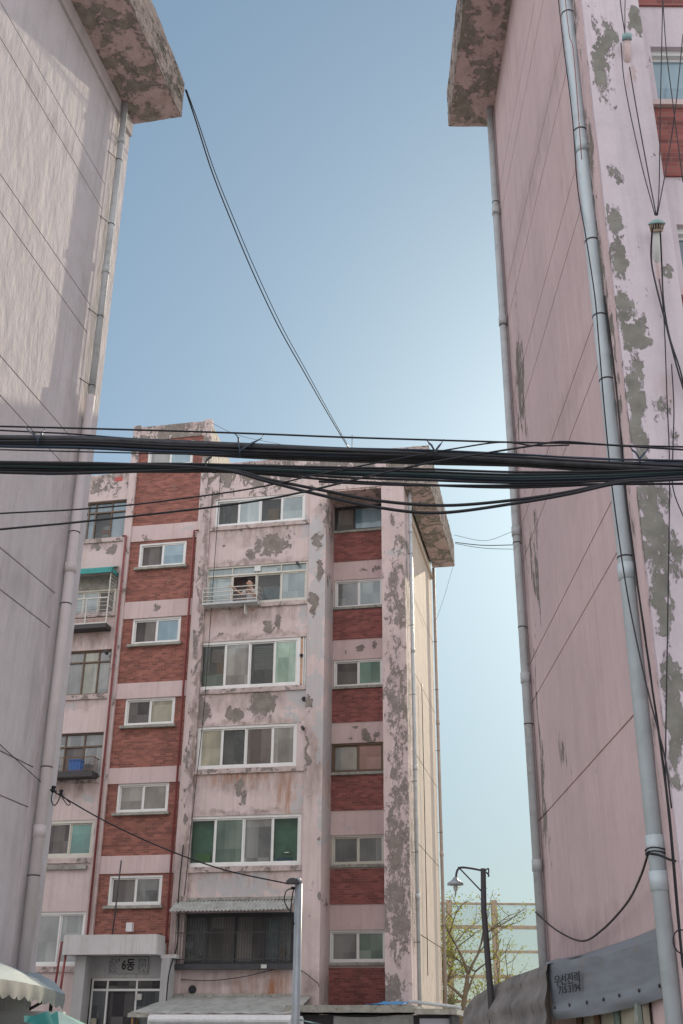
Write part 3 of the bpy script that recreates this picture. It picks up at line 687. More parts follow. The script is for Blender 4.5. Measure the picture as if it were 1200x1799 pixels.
# left bay windows (partly hidden by the near block)
lw6 = window(L_W[5], .10, (.9, .35, .8, .7), ('deepblue', 'deepblue', 'clear', 'deepblue'), 'brown_frame', .05, transom=.72, sashes=False, sill=False, tpanes=('deepblue', 'deepblue', 'deepblue', 'blue'))
room(L_W[5], .26, mid, .6)
lb_ = MB(); lb_.box(-10.42, -10.05, .35, .5, 17.1, 17.35); lb_.cur = 1; lb_.box(-10.45, -10.12, .34, .5, 17.352, 17.5); lb_.cur = 2; lb_.box(-10.38, -10.08, .35, .5, 17.502, 17.64)
inside(lb_, 'stacked_bedding', ['cloth_white', 'red_mark', 'cloth_white'], 'stack of white and red bedding inside the topmost window of the left bay', 'bedding')
lw5 = window((L_W[4][0], L_W[4][1]-.05, 13.85, 15.22), .08, (1, .9, .9), ('pale_blue', 'pale_blue', 'screen'), 'cream_frame', .07, sill=False)
MB().box(-11.4, -9.57, .05, .2, 15.22, 15.72).build('lintel_panel', 'sill', mid)
MB().box(-11.4, -9.52, .10, .24, 13.8, 14.4).build('wall_infill', 'main', mid)
lw4 = window(L_W[3], .08, (.9, 1, .9, .7), ('frost_green', 'frost', 'cream_pane', 'frost'), 'brown_frame', .05, transom=.74, sashes=False, sill=False)
lw3 = window(L_W[2], .08, (1, 1.1, 1.1), ('frost', 'screen', 'frost'), 'brown_frame', .05, transom=.70, sashes=False, sill=False, tpanes=('frost', 'frost', 'frost'))
lw2 = window(L_W[1], .02, (.5, 1, 1), ('frost', 'screen', 'teal'), 'cream_frame', .085, sill=False)
lw1 = window(L_W[0], .04, (.7, 1, 1), ('frost', 'frost', 'frost'), 'white_frame', .075, sill=False)
for (a, b, c, d) in L_W: ledge(-11.6, -9.47, c-.03)
MB().rbox(-10.95, -9.6, -.10, .0, 6.28, 6.40, .1, .02).build('ledge', 'sill', mid)
# balcony rail, teal awning and rack of the left bay
rl = MB(); Y0 = -.42
for x in (-11.3, -10.35, -9.62): rl.box(x-.02, x+.02, Y0, Y0+.03, 13.84, 14.72)
for z in (14.70, 13.84): rl.box(-11.3, -9.6, Y0-.004, Y0+.034, z, z+.045)
for z in (14.0, 14.15, 14.3, 14.45, 14.58): rl.box(-11.3, -9.62, Y0+.01, Y0+.022, z, z+.012)
for z in (13.84, 14.2, 14.45, 14.70): rl.box(-9.64, -9.60, Y0+.03, .0, z, z+.03)
rl.build('balcony_rail', 'rail', mid)
MB().box(-11.3, -9.6, Y0, .0, 13.70, 13.83).build('balcony_floor', 'dark_steel', mid)
sg = MB(); sg.box(-9.63, -9.60, Y0, Y0+.03, 14.74, 15.7)
for k in range(7): sg.box(-9.625, -9.605, Y0+.03, .0, 14.82+.12*k, 14.835+.12*k)
sg.build('side_grille', 'rail', mid)
aw = MB(); aw.quad((-11.3, Y0-.1, 15.72), (-9.55, Y0-.1, 15.72), (-9.55, .0, 15.98), (-11.3, .0, 15.98)); aw.box(-11.3, -9.55, Y0-.11, Y0-.08, 15.56, 15.72); aw.box(-9.57, -9.55, Y0-.1, -.0, 15.6, 15.74)
aw.build('window_awning', 'teal_cloth', mid)
rk = MB()
for k in range(24): rk.box(-11.2+.068*k, -11.192+.068*k, -.45, -.44, 9.12, 9.52)
for z in (9.12, 9.52): rk.box(-11.3, -9.55, -.455, -.435, z, z+.02)
for k in range(6): rk.box(-9.565, -9.555, -.44+.07*k, -.43+.07*k, 9.12, 9.52)
rk.box(-9.57, -9.55, -.45, 0, 9.52, 9.54); rk.build('window_rack', 'rust', mid)
MB().box(-11.3, -9.55, -.47, .0, 8.93, 9.10).build('rack_floor', 'dark_steel', mid)
ct = thing('storage_crate', 'blue plastic crate standing on the rusty window rack', 'crate', mid_w(-10.2, -.22, 9.105), RZ)
cr = MB(); cr.rbox(-.18, .18, -.14, .14, 0, .34, .08, .004)
cr.build('body', 'crate_blue', ct)
lid = MB(); lid.box(-.20, .20, -.16, .16, .34, .38)
for x in (-.1, 0, .1): lid.box(x-.008, x+.008, -.15, -.1405, .02, .33)
lid.build('lid', 'crate_blue', ct)
# rack in front of the person's window
rk = MB()
for z in (14.36, 14.50, 14.64, 14.78): rk.box(-6.42, -4.62, -.40, -.37, z, z+.026)
for x in (-6.42, -5.5, -4.645): rk.box(x, x+.025, -.405, -.365, 14.30, 14.80)
for z in (14.36, 14.50, 14.64, 14.78):
    rk.box(-4.645, -4.62, -.37, .02, z, z+.024); rk.box(-6.42, -6.395, -.37, .02, z, z+.024)
rk.box(-5.05, -5.02, -.3, .0, 13.9, 14.3)
rk.build('window_rack', 'rail', mid)
MB().box(-6.42, -4.62, -.40, -.0, 14.24, 14.30).build('rack_floor', 'pvc', mid)
# small fittings
def stub(x, z, r=.05, l=.16, mat='dark_steel', y=0): MB().tube([(x, y, z), (x+.02, y-l, z-.01)], r, 10).build('vent_pipe', mat, mid)
stub(-3.25, 12.53, .055, .06, 'ink', .06); stub(-3.12, 11.13, .07, .05, 'ink'); stub(-3.12, 10.22, .05, .2)
stub(-3.43, 15.6, .05, .12); stub(-9.65, 12.95, .05, .25); stub(-6.12, 3.0, .11, .06, 'ink')
MB().box(-4.86, -4.66, -.0, .08, 15.44, 15.62).build('fan_box', 'white_paint', mid)
MB().box(-8.17, -7.99, -.16, .0, 4.52, 4.76).build('wall_lamp', 'white_paint', mid)
MB().tube([(-8.42, -.5, 4.4), (-8.38, -.42, 6.45)], .022, 6).build('flag_holder', 'dark_steel', mid)
# ground-floor grille and corrugated awning
gr = MB()
for k in range(44): gr.box(-6.66+.078*k, -6.648+.078*k, -.17, -.158, 3.62, 4.98)
for z in (3.62, 3.75, 4.45, 4.96): gr.box(-6.68, -3.26, -.175, -.15, z, z+.025)
for x in (-6.68, -3.28): gr.box(x, x+.03, -.17, .0, 3.62, 3.66); gr.box(x, x+.03, -.17, 0, 4.94, 4.98)
gr.box(-6.72, -3.24, -.2, .0, 3.50, 3.62)
gr.build('window_grille', 'dark_frame', mid)
def corr(a, b): x = -6.75+3.5*a; y = -.62*b; return Vector((x, y-.02, 5.34-.34*b+.018*math.sin(a*3.5/.11*6.28)+(.06*max(0, a-.7)*b)))
aw = MB(); aw.grid(corr, 200, 6); aw.build('window_awning', 'tin', mid)
MB().rbox(-6.72, -3.08, -.06, .02, 5.34, 5.42, .15, .01).build('ledge', 'sill', mid)
MB().rbox(-4.1, -3.95, -.26, -.18, 3.52, 3.62, .05, .003).build('meter_box', 'cloth_white', mid)
# things seen behind the ground-floor glass
for (x0, x1, z0, z1, mt, nm, lab) in ((-6.5, -6.0, 3.65, 3.9, 'cream_pane', 'carton', 'pale carton behind the left end of the ground-floor grille'), (-3.7, -3.55, 3.65, 4.1, 'orange', 'carton', 'orange carton behind the right end of the ground-floor grille'),
                                 (-3.5, -3.3, 3.7, 4.3, 'cloth_white', 'carton', 'tall white carton behind the right end of the ground-floor grille'), (-4.05, -3.75, 3.65, 4.8, 'pale_blue', 'curtain', 'pale narrow curtain behind the ground-floor grille')):
    inside(MB().rbox(x0, x1, .20, .34, z0, z1, .1, .004), nm, mt, lab, nm)
fan = MB(); fan.lathe([(.0, -.05), (.12, -.05), (.17, 0), (.12, .05), (.0, .05)], (-6.38, .26, 4.18), 16, Matrix.Rotation(R(90), 3, 'X')); fan.box(-6.40, -6.36, .24, .28, 3.62, 4.02); fan.box(-6.5, -6.26, .2, .34, 3.60, 3.64)
inside(fan, 'electric_fan', 'cloth_white', 'white electric fan behind the left end of the ground-floor grille', 'fan')

# ---- entrance
MB().rbox(-9.72, -6.96, -.85, -.0, 3.86, 4.38, .15, .006).build('entrance_canopy', 'canopy', mid)
MB().box(-6.955, -6.5, -.45, .0, 3.78, 3.88).build('entrance_canopy', 'canopy', mid)
MB().box(-9.42, -6.62, -.12, .0, 3.28, 3.855).build('entrance_lintel', 'entrance_wall', mid)
MB().rbox(-9.42, -9.10, -.60, -.12, 0, 3.85, .2, .006).build('entrance_column', 'entrance_wall', mid)
MB().rbox(-6.86, -6.62, -.60, -.12, 0, 3.77, .2, .006).build('entrance_column', 'entrance_wall', mid)
MB().box(-9.6, -6.6, .55, .6, 0, 3.3).build('hall_back', 'void', mid)
MB().box(-9.1, -8.45, .3, .5, 0, 3.2).build('hall_wall', 'entrance_wall', mid)
dr = MB()
for x in (-9.07, -8.62, -7.75, -6.92): dr.box(x, x+.05, -.10, -.04, 0, 3.26)
for z in (2.95, 3.22): dr.box(-9.07, -6.87, -.102, -.038, z, z+.06)
de = dr.build('door_frame', 'white_frame', mid)
MB().box(-7.7, -6.92, -.08, -.07, .05, 2.95).build('pane', 'door_glass', de)
MB().box(-9.02, -8.62, -.08, -.07, .05, 2.95).build('pane', 'door_glass', de)
MB().box(-9.02, -6.92, -.08, -.07, 3.0, 3.22).build('pane', 'black_glass', de)
MB().box(-8.57, -7.75, -.0, .02, .0, 2.95).build('pane', 'black_glass', de)
MB().box(-7.73, -7.55, -.13, -.085, 2.72, 2.88).build('notice', 'cloth_white', de)
MB().box(-8.95, -8.8, -.22, -.16, .2, 2.25).build('handle', 'beige', de); MB().box(-7.76, -7.62, -.22, -.13, .2, 2.25).build('handle', 'wood', de)
pq = MB().box(-8.60, -7.42, -.165, -.125, 3.40, 3.83).build('number_plaque', 'plaque', mid)
pp = MB(); random.seed(3)
for sx in (-8.56, -7.70):
    for i in range(5):
        for k in range(8):
            if random.random() < .72: pp.box(sx+.048*i, sx+.048*i+.034, -.169, -.1655, 3.43+.047*k, 3.43+.047*k+.033)
pp.build('pattern', 'plaque_pattern', pq)
text_mesh('lettering', '6동', .34, 'ink', pq, Matrix.Translation((-8.0, -.17, 3.615)) @ Matrix.Rotation(R(90), 4, 'X'), .008, .82)
MB().tube([(-8.27, -.168, 3.79), (-8.28, -.168, 3.73)], .014, 6).build('lettering', 'ink', pq)
# red conduit frame left of the entrance
MB().tube([(-9.9, -.75, 2.7), (-9.82, -.75, 4.2), (-9.6, -.3, 4.25)], .035, 8).tube([(-9.72, -.75, 2.7), (-9.66, -.75, 3.86)], .035, 8).tube([(-9.9, -.75, 3.05), (-9.7, -.75, 3.0)], .025, 6).build('conduit_frame', 'red_pipe', mid)

# ---- person leaning at the fifth-floor window
def skin_body(name, nodes, edges, mat, parent, sub=2):
    me = bpy.data.meshes.new(name); me.from_pydata([n[0] for n in nodes], edges, []); 
    o = bpy.data.objects.new(name, me); COL.objects.link(o); o.parent = parent
    md = o.modifiers.new('skin', 'SKIN'); md.use_smooth_shade = True
    for i, n in enumerate(nodes):
        sv = me.skin_vertices[0].data[i]; sv.radius = (n[1], n[1] if len(n) < 3 else n[2]); sv.use_root = (i == 0)
    s = o.modifiers.new('sub', 'SUBSURF'); s.levels = sub; s.render_levels = sub
    me.materials.append(M[mat]); return o
ps = thing('person', 'person in a pale shirt leaning on the window rack with one arm reaching out', 'person', mid_w(-4.93, .10, 13.79), RZ)
nodes = [((0, .05, .60), .14, .11), ((0, .06, .47), .15, .13), ((0, .03, .70), .14, .10), ((.0, -.02, .88), .16, .10), ((-.01, -.05, 1.03), .09, .075), ((-.02, -.07, 1.09), .055), ((-.05, -.12, 1.15), .08, .085), ((-.06, -.14, 1.25), .09, .098), ((-.055, -.13, 1.33), .06, .06),
         ((-.17, -.06, .99), .062), ((-.30, -.22, .83), .045), ((-.50, -.36, 1.0), .034), ((-.58, -.40, 1.04), .03),
         ((.17, -.04, .98), .062), ((.20, -.18, .78), .046), ((.05, -.38, .86), .036), ((.0, -.41, .88), .03),
         ((-.16, .0, .45), .095), ((-.44, -.02, .46), .07), ((-.43, -.02, .06), .045), ((-.14, .14, .45), .095), ((-.43, .18, .46), .07), ((-.42, .18, .06), .045)]
edges = [(1, 0), (0, 2), (2, 3), (3, 4), (4, 5), (5, 6), (6, 7), (7, 8), (3, 9), (9, 10), (10, 11), (11, 12), (3, 13), (13, 14), (14, 15), (15, 16), (1, 17), (17, 18), (18, 19), (1, 20), (20, 21), (21, 22)]
for (b, d0) in ((12, Vector((-.075, -.03, .0))), (16, Vector((-.07, -.03, .0)))):
    p = Vector(nodes[b][0]); side = Vector((.2, -.6, .75)).normalized()
    for k in range(4):
        q = p+side*(.024*(k-1.5)); l = (.9, 1.1, 1.0, .8)[k]
        i = len(nodes); nodes.append((q+d0*.55, .0105)); nodes.append((q+d0*(.55+.5*l), .0085)); nodes.append((q+d0*(.55+.9*l)+Vector((0, 0, -.015)), .007))
        edges += [(b, i), (i, i+1), (i+1, i+2)]
    i = len(nodes); q = p+side*.03; nodes.append((q+Vector((-.01, -.01, .02)), .011)); nodes.append((q+Vector((-.04, -.015, .035)), .008)); edges += [(b, i), (i, i+1)]
skin_body('body', nodes, edges, 'skin', ps, 2)
sh = [((0, .05, .60), .155, .125), ((0, .06, .45), .165, .145), ((0, .03, .70), .155, .115), ((.0, -.02, .86), .20, .15), ((-.01, -.05, 1.03), .12, .10), ((-.17, -.06, .985), .078), ((-.27, -.19, .865), .062), ((.17, -.04, .975), .078), ((.195, -.16, .81), .062)]
skin_body('shirt', sh, [(1, 0), (0, 2), (2, 3), (3, 4), (3, 5), (5, 6), (3, 7), (7, 8)], 'shirt', ps, 2)
stl = thing('stool', 'low wooden stool under the person at the fifth-floor window', 'stool', mid_w(-4.93, .16, 13.79), RZ)
MB().rbox(-.17, .17, -.16, .16, .30, .335, .1, .002).build('seat', 'wood', stl)
for x in (-.13, .13):
    for y in (-.12, .12): MB().box(x-.016, x+.016, y-.016, y+.016, 0, .30).build('leg', 'wood', stl)
hr = MB()
def hair(a, b):
    t = a*6.283; ph_ = b*1.75; rr = .118+.006*math.sin(t*5)
    v = Vector((math.cos(t)*math.sin(ph_), math.sin(t)*math.sin(ph_), math.cos(ph_)))
    return Vector((-.045, -.11, 1.285))+Vector((v.x*rr, v.y*rr+.012, v.z*rr))
hr.grid(hair, 20, 10); hr.f = [f for f in hr.f if not (sum(hr.v[i][1] for i in f)/4 < -.15 and sum(hr.v[i][2] for i in f)/4 < 1.335)]; hr.sm = [True]*len(hr.f); hr.mi = [0]*len(hr.f)
hr.build('hair', 'hair', ps)
fc = MB()
for sx in (-.035, .035): fc.lathe([(0, .009), (.008, .004), (.009, 0), (.006, -.006), (0, -.008)], (-.06+sx, -.232, 1.255), 8)
fc.build('eyes', 'hair', ps)
fc = MB(); fc.lathe([(0, .03), (.008, .015), (.014, -.008), (.009, -.016), (0, -.018)], (-.06, -.240, 1.225), 8); fc.build('nose', 'skin', ps)
fc = MB(); fc.box(-.085, -.035, -.228, -.215, 1.178, 1.186); fc.build('mouth', 'red_mark', ps)
for sx in (-.1, .1): MB().lathe([(0, .03), (.016, .02), (.019, 0), (.013, -.022), (0, -.03)], (-.06+sx*.95, -.13, 1.235), 8).build('ear', 'skin', ps)

# ------------------------------------------------------------------ low shops in front of the block
shop = thing('market_shop', 'low shop annex with flat stained roof at the foot of the peeling corner pillar', 'shop', mid_w(-1, -.8, 0), RZ)
SM = Matrix.Translation(Vector((1.0, .8, 0)))   # block coordinates -> shop coordinates
def sbox(name, a, mat, rough=None):
    mb = MB()
    x0, x1, y0, y1, z0, z1 = a
    if rough: mb.rbox(x0+1, x1+1, y0+.8, y1+.8, z0, z1, .15, rough, 4, z0)
    else: mb.box(x0+1, x1+1, y0+.8, y1+.8, z0, z1)
    return mb.build(name, mat, shop)
sbox('roof', (-3.0, .35, -1.75, .0, 2.38, 2.55), 'sill', .012)
sbox('roof_edge', (.36, 1.42, -1.8, .3, 2.34, 2.47), 'tin_edge', .008)
sbox('wall', (-2.9, 1.3, -1.5, -.2, 0, 2.33), 'void')
sbox('shutter', (.45, 1.2, -1.56, -1.51, 0, 2.25), 'lilac')
sbox('post', (1.22, 1.30, -1.66, -1.55, 0, 2.33), 'dark_frame')
mb = MB(); mb.grid(lambda a, b: Vector((-1.75+1+2.05*a, -1.62+.8-.04*math.sin(a*9+b*4), 2.30-.5*b-.03*math.sin(a*5))), 16, 5); mb.build('cloth', 'valance', shop)
mb = MB(); mb.grid(lambda a, b: Vector((-1.1+1+1.1*a, -1.0+.8+.85*b, 2.565+.09*b*(a>.3)+.05*noise.noise(Vector((a*5, b*4, 1)))+.03)), 14, 8)
tag(mb.build('tarp_sheet', 'blue_cloth', None), 'crumpled blue plastic sheet lying on the low shop roof', 'tarp')
bpy.data.objects['tarp_sheet'].matrix_world = Matrix.Translation(mid_w(-1, -.8, 0)) @ Matrix.Rotation(RZ, 4, 'Z') @ Matrix.Translation(bpy.data.objects['tarp_sheet'].location)
p0, p1 = mid_w(.15, -1.2, 2.66), mid_w(1.5, -1.5, 2.50)
tag(MB().tube([p0, p1], .045, 10).build('gutter_pipe', 'pvc'), 'pale plastic gutter pipe sloping along the edge of the low shop roof', 'pipe')
# tin awning over the left shop front
ta = thing('tin_awning', 'weathered tin sheet awning sloping out below the ground-floor grille', 'awning', mid_w(-4.7, 0, 0), RZ)
def tin(a, b):
    x = -2.1+4.05*a-(.75*(1-a)*b*.0); return Vector((-1.9+3.9*a-.55*b*(1-a), -.10-1.9*b, 2.79-.46*b+.012*math.sin(a*40)+.02*noise.noise(Vector((a*6, b*3, 0)))))
mb = MB(); mb.grid(tin, 60, 10); o = mb.build('roof_sheet', 'tin', ta); md = o.modifiers.new('thick', 'SOLIDIFY'); md.thickness = .02
MB().rbox(-2.47, 2.0, -2.04, -1.99, 2.24, 2.335, .12, .008).build('edge', 'tin_edge', ta)
MB().rbox(-1.9, 1.65, -.16, .0, 2.76, 2.88, .12, .012).build('flashing', 'sill', ta)
for x in (-2.3, 1.85): MB().box(x-.03, x+.03, -1.97, -1.91, 0, 2.26).build('post', 'dark_steel', ta)
MB().box(-1.85, 1.6, -.3, -.02, 0, 2.6).build('shop_front', 'void', ta)
# white stall box under it
st = thing('stall_box', 'white metal stall box with rounded top edge below the tin awning', 'stall', mid_w(-4.1, -3.1, 0), RZ)
mb = MB(); prof = [(-.7, .5), (-.7, 2.16), (-.66, 2.23), (-.56, 2.27), (.56, 2.27), (.7, 2.2), (.7, .5)]
vs = [(x, y, z) for x in (-1.85, 1.75) for y, z in prof]; n_ = len(prof)
mb.add(vs, [(i, i+1, n_+i+1, n_+i) for i in range(n_-1)]+[tuple(range(n_))[::-1], tuple(range(n_, 2*n_))]); mb.build('body', 'white_paint', st)
MB().box(-1.80, 1.70, -.725, -.701, 2.08, 2.115).build('gutter', 'green_line', st)
MB().box(-1.35, -.75, -.715, -.702, 1.4, 2.06).build('panel', 'lilac', st); MB().box(.35, .45, -.715, -.702, 1.9, 2.04).build('mark', 'red_mark', st)
for x in (-1.6, 1.5):
    for y in (-.5, .5): MB().cyl((x, y, 0), (x, y, .5), .05).build('leg', 'dark_steel', st)
mb = MB(); mb.grid(lambda a, b: Vector((1.76+.75*a, -.6+.9*b, 2.22-.16*a-.05*b+.02*math.sin(a*9+b*7))), 12, 8); mb.build('rain_sheet', 'aqua_cloth', st)

# ------------------------------------------------------------------ near left block
O_L = Vector((-4.195, 16.974, 0))
lef = thing('apartment_building', 'plain grey-lilac gable end of the near block on the left', 'building', O_L, RZ)
ML = Matrix.Translation(O_L) @ Matrix.Rotation(RZ, 4, 'Z')
def lef_w(x, y, z): return ML @ Vector((x, y, z))
lev = []
for k in range(6): lev += [15.2-2.65*k, 15.2-2.65*k+.56]
lev = [z for z in lev if 2.2 < z < 16]
gable(lef, 0, -7.0, 0, 0, 17.6, lev, [], 'gable_left', gw=.022, gd=.03)
# strip beyond the upright joint stays smooth: flush render over the joints
MB().rbox(-.03, .005, -.775, .0, 0, 17.55, .3, .002).build('corner_strip', 'gable_left', lef)
MB().box(-.03, .045, -7, 0, 17.62, 17.94).build('gable_trim', 'gable_left', lef)
bd = MB(); bd.quad((0, -7, 0), (-14, -7, 0), (-14, -7, 19), (0, -7, 19)); bd.quad((0, 0, 0), (0, 0, 18.8), (-14, 0, 18.8), (-14, 0, 0)); bd.quad((-14, -7, 0), (-14, 0, 0), (-14, 0, 19), (-14, -7, 19)); bd.quad((-14, -7, 18.7), (0.3, -7, 18.7), (.3, 0, 18.7), (-14, 0, 18.7))
bd.build('wall', 'main', lef)
wedge_slab(lef, .0, 1.03, -7.2, .02, 17.95, 19.3, 18.85, 4.)
pipe(lef, [(.105, -.56, 11.4), (.105, -.56, 17.9)], .060, 'pvc', [11.6, 13.0, 15.0, 16.5], (-.10, -.28, 0), [14.0, 17.0])
pipe(lef, [(.11, -.58, 2.2), (.11, -.58, 11.4)], .080, 'pipe_paint', [8.9, 7.7, 5.2, 3.7, 10.4], (-.1, 0, 0), [8.3, 4.3])

# ------------------------------------------------------------------ near right block
RX, RY0, RY1 = 2.852, 9.75, 16.88
rig = thing('apartment_building', 'near right block with plain pink gable, big pale pipe and flaking corner', 'building', (RX, RY0, 0), 0)
def rb(x): return x-RX
gl = [4.53, 6.24, 6.83, 8.52, 9.09, 10.77, 11.43, 13.0, 13.6, 15.3, 15.9]
# the right block's parts keep world coordinates (identity offset) so its paint patterns sit where measured
rig.location = (0, 0, 0)
gable(rig, RX, 10.15, RY1, 0, 17.9, gl, [], 'gable_right', sign=-1, gw=.022, gd=.02)
MB().rbox(RX-.045, RX+.05, 9.75, 10.17, 0, 17.9, .22, .008, 2, 3).build('corner_strip', 'gable_right', rig)
MB().rbox(RX-.035, 3.50, 9.70, 10.0, 0, 17.9, .22, .006, 2, 8).build('corner_pillar', 'pier', rig)
RW = [(3.62, 5.2, 11.47-2.65*k, 12.38-2.65*k) for k in range(-2, 4)]
rw = MB(); rw.wall(3.45, 12, 0, 18.6, RW, 9.86, .2); rw.build('wall', 'pier', rig)
for k, (a, b, c, d) in enumerate(RW):
    window((a-.12, b, c+.02, d), 9.93, (1, 1), ('blue' if k < 3 else 'deepblue', 'blue'), 'white_frame', .07, parent=rig, sill=False, name='window', sill_mat='band')
    MB().rbox(3.505, 5.3, 9.78, 9.86, c-.075, c, .2, .004).build('sill', 'band', rig)
    MB().box(3.502, 5.2, 9.835, 9.859, c-1.08, c-.08).build('brick_panel', 'brick_dark', rig)
bd = MB(); bd.quad((RX, RY1, 0), (RX, RY1, 18.6), (12, RY1, 18.6), (12, RY1, 0)); bd.quad((12, 9.86, 0), (12, RY1, 0), (12, RY1, 18.6), (12, 9.86, 18.6)); bd.quad((RX-.3, 9.9, 18.4), (12, 9.9, 18.4), (12, RY1, 18.4), (RX-.3, RY1, 18.4))
bd.build('roof', 'roof', rig)
wedge_slab(rig, 2.03, RX+.1, 9.70, 16.92, 17.9, 19.2, 18.8, 9.)
pipe(rig, [(2.75, 10.14, 0), (2.75, 10.12, 17.9)], .074, 'pvc_blue', [13.2, 11.3, 9.7, 8.7, 7.9, 6.9, 5.9, 16], (.12, 0, 0), [11.05, 5.75, 3.2, 2.9])
pipe(rig, [(2.77, 16.42, 0), (2.77, 16.42, 17.9)], .062, 'pvc', [15.6, 12.9, 8.8, 7.4, 5.9], (.1, 0, 0), [15.4, 13.0, 9.0, 6.6, 3.9])
# flues with weathered caps sticking out of the corner pillar
def flue(x, z, l, r, cap):
    ax = Vector((-.02, -.50, .86)).normalized(); p0 = Vector((x, 9.80, z-.08)); p1 = Vector((x, 9.73, z))+ax*l
    o = MB().tube([p0, Vector((x, 9.70, z+.02)), p1], r, 16).build('flue', 'cloth_white' if cap else 'recess', rig)
    M4 = ax.to_track_quat('Z', 'Y').to_matrix()
    if cap:
        c = MB(); c.lathe([(0, .055), (.03, .052), (.07, .03), (.092, .008), (.088, .0), (.05, .004), (0, .004)], p1+ax*.05, 20, M4); c.build('cap', 'aqua_cloth', o)
        c = MB(); c.lathe([(.046, -.02), (.066, -.012), (.066, 0), (.046, .004)], p1-ax*.012, 20, M4)
        for k in range(18):
            t = k*math.pi/9; d = M4 @ Vector((math.cos(t), math.sin(t), 0)); c.tube([p1-ax*.012+d*.060, p1+ax*.055+d*.078], .0055, 5)
        c.build('grille', 'rust_pale', o); MB().tube([p1-ax*.02, p1+ax*.05], .038, 12).build('throat', 'ink', o)
    else:
        c = MB(); c.lathe([(r, -.0), (r+.014, .0), (r+.012, .07), (0, .075)], p1, 18, M4); c.build('cap', 'aqua_cloth', o)
flue(3.27, 11.98, .25, .043, False); flue(3.30, 9.12, .34, .038, True)

# ------------------------------------------------------------------ overhead cables (y about 8 m, crossing the alley)
def cab(pts, Y, r, mat, label, group, Y1=None, n=8):
    P = []
    for i, (x, y) in enumerate(pts):
        t = (x-pts[0][0])/(pts[-1][0]-pts[0][0]) if pts[-1][0] != pts[0][0] else 0
        P.append(at(x, y, Y+((Y1 if Y1 is not None else Y)-Y)*t))
    # run on past the picture on either side
    if pts[0][0] <= 5: P.insert(0, P[0]+(P[0]-P[1]).normalized()*3.0)
    if pts[-1][0] >= 1195: P.append(P[-1]+(P[-1]-P[-2]).normalized()*3.0)
    return wire('overhead_cable', P, r, mat, label, 'cable', group, n, 8)
random.seed(11)
A_C = [(0, 777), (150, 780), (300, 787), (450, 793), (600, 799), (750, 804), (900, 810), (1050, 818), (1200, 822)]
G = 'cables in the upper bundle across the alley'
for k in range(9):
    ang = k*2.4; rad = .012+.0045*k
    pts = [(x, y+(rad*math.sin(ang+x*.002))*210+random.uniform(-1.2, 1.2)) for x, y in A_C]
    cab(pts, 8+rad*math.cos(ang), random.choice((.014, .018, .022)), random.choice(('cable', 'cable', 'cable_faded', 'cable_blue')), 'black cable packed into the thick upper bundle crossing the alley', G)
cab([(x, y-12+random.uniform(-1, 1)) for x, y in A_C], 7.98, .009, 'cable_blue', 'bluish cable along the top of the thick upper bundle', None)
B_C = [(0, 820), (150, 822), (300, 822), (420, 824), (600, 833), (750, 838), (900, 843), (1050, 840), (1200, 833)]
G2 = 'cables in the lower bundle across the alley'
fan_ = [-9, -3, 4, 9, 0, -6]
for k in range(6):
    pts = [(x, y+fan_[k]*(.75 if x < 430 else 1.0+.5*math.sin((x-430)/770*3.14))+random.uniform(-.8, .8)) for x, y in B_C]
    cab(pts, 7.85+.02*k, random.choice((.010, .013, .016)), ('cable', 'cable_green', 'cable', 'cable', 'cable_blue', 'cable')[k], 'black cable strung in the lower bundle crossing the alley', G2)
cab([(0, 830), (100, 832), (250, 828), (400, 826), (470, 842), (560, 860), (667, 880), (784, 888), (907, 878), (1000, 864), (1093, 845), (1200, 838)], 7.82, .013, 'cable', 'upper of the two slack cables drooping below the lower bundle', None)
cab([(0, 812), (200, 815), (380, 824), (470, 846), (560, 869), (667, 892), (773, 901), (907, 884), (1000, 868), (1093, 848), (1200, 842)], 7.78, .013, 'cable', 'lower of the two slack cables drooping below the lower bundle', None)
cab([(0, 749), (120, 752), (300, 757), (450, 762), (600, 768), (760, 773), (900, 777), (1010, 779), (1100, 783), (1200, 785)], 8.05, .008, 'cable', 'thin straight messenger wire strung above the cable bundles', None)
cab([(0, 756), (120, 762), (250, 772), (420, 781), (600, 788), (800, 795), (1000, 803), (1200, 812)], 8.03, .007, 'cable', 'thin wire touching the top of the upper bundle at the left', None)
cab([(0, 790), (200, 795), (420, 800)], 7.95, .006, 'cable', 'thin wire hanging just under the upper bundle at the left', None)
cab([(0, 902), (120, 896), (230, 887), (320, 876), (420, 862), (500, 847), (560, 833), (700, 806), (800, 788), (880, 777), (940, 783), (1000, 782)], 7.6, .0065, 'cable', 'upper thin wire rising from the left past the drooping cables', None, 8.0)
cab([(0, 930), (120, 919), (250, 905), (380, 890), (480, 875), (560, 858), (660, 834), (760, 812), (860, 795), (930, 784), (985, 776), (1060, 781), (1200, 790)], 7.5, .0085, 'cable', 'lower thin wire rising from the left past the drooping cables', None, 8.0)
cab([(560, 846), (700, 852), (860, 853), (1000, 851), (1200, 850)], 7.9, .010, 'cable', 'straight cable along the underside of the lower bundle at the right', None)
